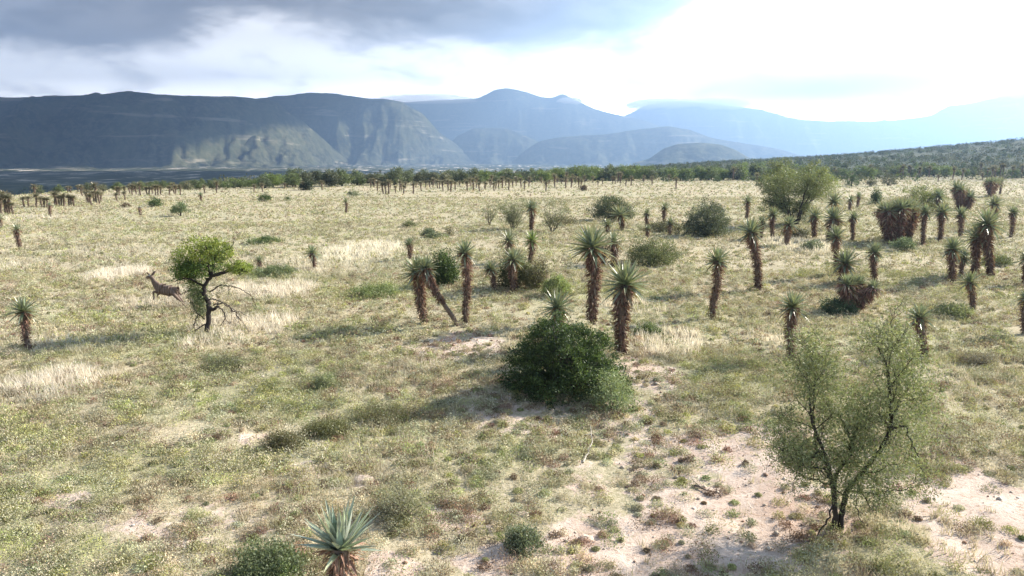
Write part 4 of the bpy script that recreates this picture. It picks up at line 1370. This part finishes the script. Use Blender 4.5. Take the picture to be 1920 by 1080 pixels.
def feather_tree():
    T = Tree(1572, 994, 18)
    BK = (.040, .032, .028)
    T.limb([(1566, 996, 0), (1563, 960, 0), (1556, 915, -.05), (1546, 880, -.1), (1535, 850, -.1), (1522, 815, -.1), (1508, 785, 0), (1505, 760, 0), (1502, 735, .05)], .058, .018, BK, sub=10, sublen=.75, rec=2, jit=.008)
    T.limb([(1576, 996, 0), (1578, 950, .05), (1585, 918, .1), (1605, 890, .1), (1628, 858, .1), (1645, 825, .05), (1654, 790, 0), (1649, 755, 0), (1643, 715, 0), (1638, 690, 0), (1634, 672, 0), (1612, 640, -.1)], .064, .012, BK, sub=13, sublen=.75, rec=2, jit=.008)
    T.limb([(1640, 700, 0), (1644, 660, .1), (1645, 625, .1), (1640, 595, .1)], .02, .006, BK, sub=7, sublen=.45, rec=1)
    T.limb([(1557, 915, 0), (1566, 890, .2), (1592, 862, .3), (1600, 835, .3), (1590, 815, .3), (1578, 790, .3), (1568, 775, .3)], .045, .012, BK, sub=9, sublen=.6, rec=2, jit=.008)
    T.limb([(1592, 845, .3), (1604, 815, .4), (1622, 780, .4), (1630, 750, .4)], .03, .008, BK, sub=7, sublen=.5, rec=1)
    T.limb([(1540, 862, 0), (1528, 835, .3), (1528, 800, .4), (1528, 760, .5), (1526, 700, .5), (1515, 660, .5)], .035, .007, BK, sub=9, sublen=.6, rec=2, jit=.008)
    T.limb([(1530, 838, 0), (1500, 838, -.3), (1470, 828, -.4), (1445, 815, -.5), (1425, 810, -.5)], .035, .007, BK, sub=9, sublen=.5, rec=1)
    T.limb([(1548, 885, 0), (1515, 850, -.4), (1480, 840, -.6), (1440, 835, -.7)], .03, .007, BK, sub=8, sublen=.5, rec=1)
    T.limb([(1652, 795, 0), (1672, 780, -.1), (1684, 810, -.2), (1696, 845, -.3), (1712, 893, -.3)], .028, .006, BK, sub=5, sublen=.35, rec=1, up=-.2)
    T.limb([(1650, 770, 0), (1680, 745, .3), (1700, 730, .4), (1725, 718, .5)], .024, .006, BK, sub=8, sublen=.45, rec=1)
    T.limb([(1640, 835, 0), (1665, 825, .3), (1690, 815, .5), (1712, 800, .5)], .02, .006, BK, sub=7, sublen=.45, rec=1)
    T.limb([(1560, 905, 0), (1520, 900, .3), (1480, 880, .5), (1450, 865, .6)], .024, .005, BK, sub=9, sublen=.45, rec=1)
    T.limb([(1585, 918, .1), (1625, 905, -.3), (1665, 885, -.5), (1690, 880, -.5)], .022, .005, BK, sub=9, sublen=.45, rec=1)
    T.limb([(1556, 930, 0), (1545, 960, -.2), (1520, 985, -.3), (1490, 998, -.4), (1465, 1002, -.4)], .022, .006, BK, sub=5, sublen=.3, rec=0, up=-.1, keep=False)
    T.limb([(1600, 930, 0), (1602, 960, -.2), (1612, 975, -.2)], .012, .004, BK, sub=4, sublen=.25, rec=0, up=-.3, keep=False)
    tips = np.array(T.tips)
    zmin = T.P(0, 930)[2]
    tips = tips[tips[:, 2] > zmin]
    T.leaves(tips, 15, .10, .05, ((.20, .225, .11), (.16, .19, .09), (.25, .27, .14)), .33, .8)
    ex = np.vstack([T.blob(1590, 780, 120, 110, 260, 0, 1.2), T.blob(1520, 740, 70, 60, 80, 0, .8), T.blob(1640, 660, 55, 50, 60, 0, .6), T.blob(1570, 880, 85, 40, 170, 0, .8), T.blob(1600, 830, 80, 50, 120, -.3, .8), T.blob(1700, 740, 40, 45, 50, 0, .5), T.blob(1470, 820, 55, 34, 90, -.4, .5), T.blob(1500, 700, 60, 50, 80, .2, .6), T.blob(1715, 780, 40, 60, 110, .2, .6), T.blob(1690, 690, 45, 40, 70, 0, .5), T.blob(1450, 790, 40, 40, 70, -.2, .5), T.blob(1590, 860, 100, 45, 160, .2, .9), T.blob(1530, 670, 50, 40, 60, .4, .5), T.blob(1580, 740, 70, 70, 150, .2, .9), T.blob(1600, 900, 90, 28, 90, 0, .6)])
    T.leaves(ex, 15, .13, .05, ((.20, .235, .11), (.15, .185, .09), (.25, .28, .14)), .33, .8)
    T.finish("feathery_tree", "open feathery tree with two dark trunks in the right foreground", "tree")


def wide_thorn_tree():
    T = Tree(1490, 420, 28)
    BK = (.055, .045, .04)
    for k, (x1, y1) in enumerate([(1428, 352), (1440, 335), (1455, 322), (1480, 318), (1500, 322), (1525, 325), (1545, 345), (1550, 368), (1418, 372), (1435, 390)]):
        T.limb([(1488 + k % 3 * 4, 422, 0), (1488 + (x1 - 1490) * .3, 395, (k % 4 - 1.5) * .7), (1490 + (x1 - 1490) * .7, (y1 + 385) / 2, (k % 4 - 1.5) * 1.2), (x1, y1, (k % 4 - 1.5) * 1.6)],   .11, .02, BK, sub=8, sublen=1.4, rec=1, jit=.05)
    C = np.array(T.tips)
    T.leaves(C, 34, .26, .15, ((.17, .19, .09), (.20, .23, .11), (.13, .15, .07)), .4)
    T.leaves(T.blob(1485, 345, 68, 28, 330, 0, 3.5), 34, .32, .16, ((.19, .22, .10), (.15, .18, .08), (.23, .25, .12)), .4)
    T.leaves(T.blob(1535, 350, 34, 26, 110, 0, 2.0), 36, .28, .14, ((.24, .27, .10), (.20, .24, .09)), .4)
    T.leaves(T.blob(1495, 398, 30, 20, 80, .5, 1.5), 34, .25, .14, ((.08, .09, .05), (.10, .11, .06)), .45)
    T.finish("wide_thorn_tree", "wide spreading olive thorn tree in mid distance on the right", "tree")


def twiggy(bx, by, x0, x1, yt, seed, label, n=7, leafn=14, cols=((.20, .22, .13), (.16, .18, .10))):
    T = Tree(bx, by, seed)
    rg = random.Random(seed)
    for k in range(n):
        f = (k + .5) / n
        x = x0 + (x1 - x0) * f
        y = yt + abs(f - .5) * 18 + rg.uniform(0, 8)
        T.limb([(bx + rg.uniform(-3, 3), by, 0), (bx + (x - bx) * .4, by - (by - y) * .45, rg.uniform(-.6, .6)), (x, y, rg.uniform(-1, 1))], .05, .008, (.09, .075, .06), sub=8, sublen=.8, rec=1, jit=.04)
    T.leaves(np.array(T.tips), leafn, .18, .09, cols, .35)
    T.finish("thorn_bush", label, "thorn bush")


green_tree()
feather_tree()
wide_thorn_tree()
twiggy(918, 423, 903, 935, 382, 71, "nearly bare pale thorn bush at the left of the feathery thorn bushes", 6, 3)
twiggy(962, 430, 930, 1000, 380, 72, "feathery olive thorn bush left of the aloe they surround", 9, 16)
twiggy(1035, 436, 1008, 1072, 380, 73, "thin arching thorn bush right of the aloe they surround", 8, 7)


# ------------------------------------------------------------------ far trees
def crown_tree(seed, cols, h=4.6, w=5.4, per=34, ncl=70):
    return bush_meshes(w, h, w * .9, seed=seed, ncl=ncl, per=per, leaf=.36, cl=.42, cols=cols, stems=9, bottom=.22, hollow=.3, stemr=.022, bark=(.06, .05, .045))


FT = [crown_tree(801, ((.11, .14, .07), (.15, .18, .085))), crown_tree(802, ((.09, .11, .065), (.12, .14, .08)), ncl=50),
      crown_tree(803, ((.13, .17, .06), (.16, .21, .07))), crown_tree(804, ((.08, .09, .06), (.11, .12, .075)), 4.0, 6.0),
      crown_tree(805, ((.15, .16, .10), (.18, .18, .12)), 4.0, 5.0, 20), crown_tree(806, ((.11, .15, .055), (.09, .12, .05)), 4.6, 7.0)]
fr = random.Random(9)
TZ = [(0, 120, "low grey green tree behind the packed left aloes"), (120, 250, "pale tree in the left end of the treeline"), (250, 420, "grey twiggy tree in the left part of the treeline"),
      (420, 560, "olive tree in the treeline where it turns green"), (560, 700, "green tree in the taller part of the treeline left of centre"),
      (700, 900, "tree in the dark stretch of the treeline behind the central aloes"), (900, 1080, "green tree in the centre of the treeline"),
      (1080, 1280, "tree in the treeline right of centre"), (1280, 1450, "tree in the treeline left of the wide thorn tree"),
      (1450, 1620, "tree in the treeline behind the wide thorn tree"), (1620, 1780, "tree at the foot of the wooded slope"), (1780, 1960, "tree at the foot of the wooded slope at the right edge")]
x = -40.0
rows = []
while x < 1960:
    for row in range(3):
        yb = np.interp(x, [0, 150, 350, 450, 600, 1100, 1500, 1920], [368, 360, 357, 355, 350, 341, 336, 329]) - row * 4.0 - fr.uniform(0, 2)
        top = np.interp(x, [0, 200, 350, 450, 500, 600, 850, 1100, 1300, 1920], [351, 346, 343, 340, 325, 317, 319, 314, 310, 312]) - row * .3
        if fr.random() < (.8 if row else .92):
            rows.append((x + fr.uniform(-8, 8), yb, top + fr.uniform(-4, 7) + 3 * math.sin(x * .021) + 2 * math.sin(x * .057)))
    x += fr.uniform(15, 24)
for i, (px, yb, yt) in enumerate(rows):
    g = G(px, yb)
    s = ppm(g)
    h = (yb - yt) / s
    k = min(max(h / 4.7, .5), 1.5)
    if px < 420:
        m = FT[fr.choice([4, 4, 0, 1])]
    elif 700 < px < 900:
        m = FT[fr.choice([1, 3, 1, 4])]
    else:
        m = FT[fr.choice([0, 1, 2, 3, 5, 2])]
    lab = next((l for a, b, l in TZ if a <= px < b), TZ[0][2] if px < 0 else TZ[-1][2])
    put_bush(m, (g[0], g[1], g[2] - .1), lab, "tree", lab + " row", "treeline_tree", k * fr.uniform(.85, 1.15), fr.uniform(0, 6.28), k, "trunk", "crown")


def build_wood():
    """bush covered slope and the woods behind the first trees"""
    rng = np.random.default_rng(77)
    VV, FF, CC = [], [], []
    n0 = 0
    n = 11000
    t = 1.0 - rng.random(n) ** 1.35 * 1.85
    d = np.sqrt(rng.random(n)) * 1000 + 0
    d = 230 + (rng.random(n) ** .75) * 900
    x, y = t * d, d
    st = np.interp(t, [-3, -.7, -.3, 0, 3], [175, 185, 235, 250, 280])
    keep = (d > st) & ((t > .12) | (d < st + np.interp(t, [-.5, -.2, .1], [18, 120, 330])))
    x, y, t, d = x[keep], y[keep], t[keep], d[keep]
    gap = fbm(x / 45, y / 60, 5, 3)
    keep = gap < .68
    x, y, t, d = x[keep], y[keep], t[keep], d[keep]
    m = len(x)
    z = ground_z(x, y)
    K = 46
    w = rng.uniform(1.2, 3.4, m)
    h = rng.uniform(1.3, 3.6, m)
    pal = np.array([[.05, .065, .035], [.07, .09, .045], [.10, .13, .055], [.085, .095, .055], [.12, .12, .08]])
    col = pal[rng.integers(0, 5, m)] * rng.uniform(.8, 1.25, (m, 1))
    dr = rdir(m * K, rng)
    dr[:, 2] = np.abs(dr[:, 2])
    rr = rng.random(m * K) ** .4
    P = np.repeat(np.stack([x, y, z], 1), K, 0)
    P[:, 0] += dr[:, 0] * rr * np.repeat(w, K)
    P[:, 1] += dr[:, 1] * rr * np.repeat(w, K)
    P[:, 2] += dr[:, 2] * rr * np.repeat(h, K)
    L = rng.uniform(.5, 1.1, m * K)
    V, F, C = leaf_quads(P, rdir(m * K, rng), L, L * .6, np.repeat(col, K, 0) * rng.uniform(.75, 1.25, (m * K, 1)), rng)
    me = mesh_np("distant_woodland", V, F, C, M_FAR)
    tag(link(bpy.data.objects.new("distant_woodland", me)), kind="stuff")


build_wood()


# ------------------------------------------------------------------ kudu cow, leaping
def build_kudu():
    g = G(349, 574)
    s = ppm(g)

    def K(u, v, dep=0.0):        # u, v in the 10.8x enlargement of the photo at (270, 490)
        px, py = 270 + u / 10.8, 490 + v / 10.8
        return ((px - 349) / s, dep, (574 - py) / s / math.cos(PITCH))
    J, E = [], []

    def j(u, v, dep, r, parent=None, ry=None):
        J.append((K(u, v, dep), r * 1.38, (ry or r) * 1.2))
        if parent is not None:
            E.append((parent, len(J) - 1))
        return len(J) - 1
    m = 1 / (10.8 * s)           # one enlarged pixel in metres
    hip = j(632, 600, 0, 72 * m, None, 60 * m)
    loin = j(560, 598, 0, 80 * m, hip, 70 * m)
    belly = j(470, 590, 0, 86 * m, loin, 80 * m)
    chest = j(385, 560, 0, 92 * m, belly, 70 * m)
    should = j(330, 535, 0, 82 * m, chest, 58 * m)
    nb = j(280, 485, 0, 56 * m, should, 38 * m)
    nm = j(240, 410, 0, 36 * m, nb, 28 * m)
    poll = j(208, 336, 0, 31 * m, nm, 27 * m)
    fore = j(178, 306, 0, 36 * m, poll, 30 * m)
    cheek = j(148, 318, 0, 30 * m, fore, 24 * m)
    muz = j(115, 330, 0, 21 * m, cheek, 17 * m)
    j(92, 333, 0, 13 * m, muz, 11 * m)
    rump = j(672, 600, 0, 52 * m, hip, 46 * m)
    wither = j(380, 500, 0, 44 * m, chest, 26 * m)
    # hind legs, stretched back after the push
    for dep, off in ((-.14, 0), (.14, -22)):
        th = j(662 + off * .4, 668, dep, 50 * m, rump, 34 * m)
        st = j(706 + off, 722, dep * 1.05, 31 * m, th)
        hk = j(762 + off, 776, dep, 17 * m, st)
        cn = j(800 + off, 826, dep, 11 * m, hk)
        ft = j(836 + off, 868, dep, 11 * m, cn)
        j(858 + off, 892, dep, 9 * m, ft)
    # front legs, folded under the chest
    e = j(318, 604, -.12, 34 * m, should, 26 * m)
    k1 = j(236, 612, -.13, 18 * m, e)
    c1 = j(238, 665, -.13, 10 * m, k1)
    f1 = j(246, 715, -.13, 11 * m, c1)
    j(228, 768, -.13, 10 * m, f1)
    e = j(350, 620, .12, 34 * m, should, 26 * m)
    k2 = j(292, 676, .13, 17 * m, e)
    c2_ = j(262, 700, .13, 10 * m, k2)
    j(262, 745, .13, 9 * m, c2_)
    # tail
    t1 = j(700, 575, 0, 13 * m, rump)
    t2 = j(735, 625, 0, 8 * m, t1)
    t3 = j(758, 668, 0, 13 * m, t2)
    j(785, 682, 0, 8 * m, t3)
    me = bpy.data.meshes.new("kudu_skin")
    me.from_pydata([p for p, _, _ in J], E, [])
    tmp = bpy.data.objects.new("kudu_skin", me)
    COL.objects.link(tmp)
    sk = tmp.modifiers.new("skin", 'SKIN')
    sk.use_smooth_shade = True
    for i, (_, a, b) in enumerate(J):
        tmp.data.skin_vertices[0].data[i].radius = (b, a)
        tmp.data.skin_vertices[0].data[i].use_root = (i == 0)
    ss = tmp.modifiers.new("sub", 'SUBSURF')
    ss.levels = 2
    ss.render_levels = 2
    dg = bpy.context.evaluated_depsgraph_get()
    body = bpy.data.meshes.new_from_object(tmp.evaluated_get(dg))
    body.name = "kudu_body"
    bpy.data.objects.remove(tmp)
    mt, gg, out = mat_base("kudu_coat")
    tc = gg.add('ShaderNodeTexCoord')
    sp = gg.add('ShaderNodeSeparateXYZ')
    gg.link(tc.outputs['Object'], sp.inputs[0])
    nz = gg.noise(tc.outputs['Object'], 6, 3)
    base = gg.mixc(nz, (.10, .067, .047), (.16, .108, .078))
    st = gg.math('SINE', gg.math('ADD', gg.math('MULTIPLY', sp.outputs[0], 48), gg.math('MULTIPLY', nz, 2)))
    xl, xr = K(330, 0)[0], K(640, 0)[0]
    msk = gg.math('MULTIPLY', gg.smooth(sp.outputs[0], xl, xl + .06), gg.smooth(sp.outputs[0], xr, xr - .06))
    z0 = K(0, 650)[2]
    msk = gg.math('MULTIPLY', msk, gg.smooth(sp.outputs[2], z0, z0 + .1))
    fac = gg.math('MULTIPLY', gg.math('MULTIPLY', gg.smooth(st, .82, .98), msk), .28)
    base = gg.mixc(fac, base, (.55, .5, .45))
    p = gg.add('ShaderNodeBsdfPrincipled')
    gg.link(base, p.inputs['Base Color'])
    p.inputs['Roughness'].default_value = .75
    gg.link(p.outputs[0], out.inputs[0])
    body.materials.clear()
    body.materials.append(mt)
    root = empty("antelope", (g[0], g[1], g[2]))
    tag(root, "brown striped hornless antelope leaping left out from behind the green tree", "antelope")
    part("body", body, root)

    def blade(u0, v0, u1, v1, wd, dep0, dep1, name, col):
        A, B = np.array(K(u0, v0, dep0)), np.array(K(u1, v1, dep1))
        t = np.linspace(0, 1, 8)
        ax = B - A
        pr = np.sin(np.clip(t * .9 + .1, 0, 1) * math.pi) ** .7 * wd * m + .002
        b = Buf()
        pts = A + ax * t[:, None]
        tube(b, pts, pr, col, 10)
        V = b.V[0]
        # flatten the ear
        c = np.repeat(pts, 10, 0)
        V[:, 1] = c[:, 1] + (V[:, 1] - c[:, 1]) * .45
        part(name, b.mesh(name, M_BARK, True), root)
    blade(208, 288, 278, 200, 24, .0, .10, "ear", (.12, .085, .07))
    blade(172, 282, 128, 215, 17, .0, -.10, "ear", (.12, .085, .07))
    blade(150, 288, 200, 270, 9, -.05, -.05, "brow_patch", (.6, .56, .5))


build_kudu()


# ------------------------------------------------------------------ stones and fallen sticks
def stone(px, py, w, label, seed):
    rng = np.random.default_rng(seed)
    g = G(px, py)
    s = ppm(g)
    r = w / s / 2
    nu, nv = 22, 12
    b = Buf()
    th = np.linspace(0, 2 * math.pi, nu, endpoint=False)
    ph = np.linspace(-.3, math.pi / 2, nv)
    A, B = np.meshgrid(th, ph, indexing='ij')
    k = .75 + .5 * fbm(np.cos(A) * 1.5 + 5, np.sin(A) * 1.5 + B * 1.6, seed, 4)
    X = np.cos(B) * np.cos(A) * r * k
    Y = np.cos(B) * np.sin(A) * r * .8 * k
    Z = np.sin(B) * r * .42 * k
    V = np.stack([X, Y, Z], -1).reshape(-1, 3)
    i = np.arange(nu)[:, None]
    j = np.arange(nv - 1)[None, :]
    F = np.stack([i * nv + j, (i + 1) % nu * nv + j, (i + 1) % nu * nv + j + 1, i * nv + j + 1], -1).reshape(-1, 4)
    c = np.array([.50, .40, .32]) * (.75 + .5 * fbm(X * 9 + 3, Y * 9 + Z * 8, seed + 2, 3).reshape(-1, 1))
    b.add(V, F, c)
    o = link(bpy.data.objects.new("stone", b.mesh("stone", M_BARK, False)))
    o.location = g
    tag(o, label, "stone")


stone(680, 902, 44, "pinkish flat stone behind the foreground aloe", 1)
stone(1098, 1012, 34, "reddish clod of earth on the bare soil at the bottom", 2)
stone(978, 965, 26, "small reddish clod in the bottom centre scrub", 3)


def stick(pts, r, label, seed, col=(.42, .38, .33)):
    g = G(pts[0][0], pts[0][1])
    s = ppm(g)
    rng = np.random.default_rng(seed)
    P = []
    for x, y, lift in pts:
        q = G(x, y)
        P.append(q - g + np.array([0, 0, lift]))
    b = Buf()
    P = np.array(P)
    t = np.linspace(0, len(P) - 1, 14)
    Q = np.stack([np.interp(t, np.arange(len(P)), P[:, k]) for k in range(3)], 1) + rng.normal(size=(14, 3)) * .012
    tube(b, Q, np.linspace(r, r * .35, 14), col, 6)
    for _ in range(4):
        u = rng.integers(3, 11)
        e = Q[u] + rdir(1, rng)[0] * np.array([.25, .25, .1]) + np.array([0, 0, .06])
        tube(b, np.stack([Q[u], (Q[u] + e) / 2, e]), [r * .5, r * .35, r * .2], col, 4)
    o = link(bpy.data.objects.new("fallen_branch", b.mesh("fallen_branch", M_BARK)))
    o.location = g
    tag(o, label, "dead branch")


stick([(1094, 868, .03), (1110, 842, .18), (1108, 822, .35)], .022, "pale dead branch sticking up from the scrub below the big dark bush", 5)
stick([(862, 738, .05), (885, 734, .08)], .02, "short pale stick lying in the shade left of the big dark bush", 6)
stick([(798, 618, .05), (822, 630, .06)], .02, "white dead stick on the grass below the leaning aloe", 7)
stick([(1300, 912, .04), (1332, 926, .05)], .03, "dark dead branch on pale soil left of the feathery tree", 8, (.14, .11, .09))
stick([(728, 712, .03), (742, 706, .2), (757, 718, .12)], .018, "bare twiggy dead branch left of the big dark bush", 9, (.16, .13, .11))
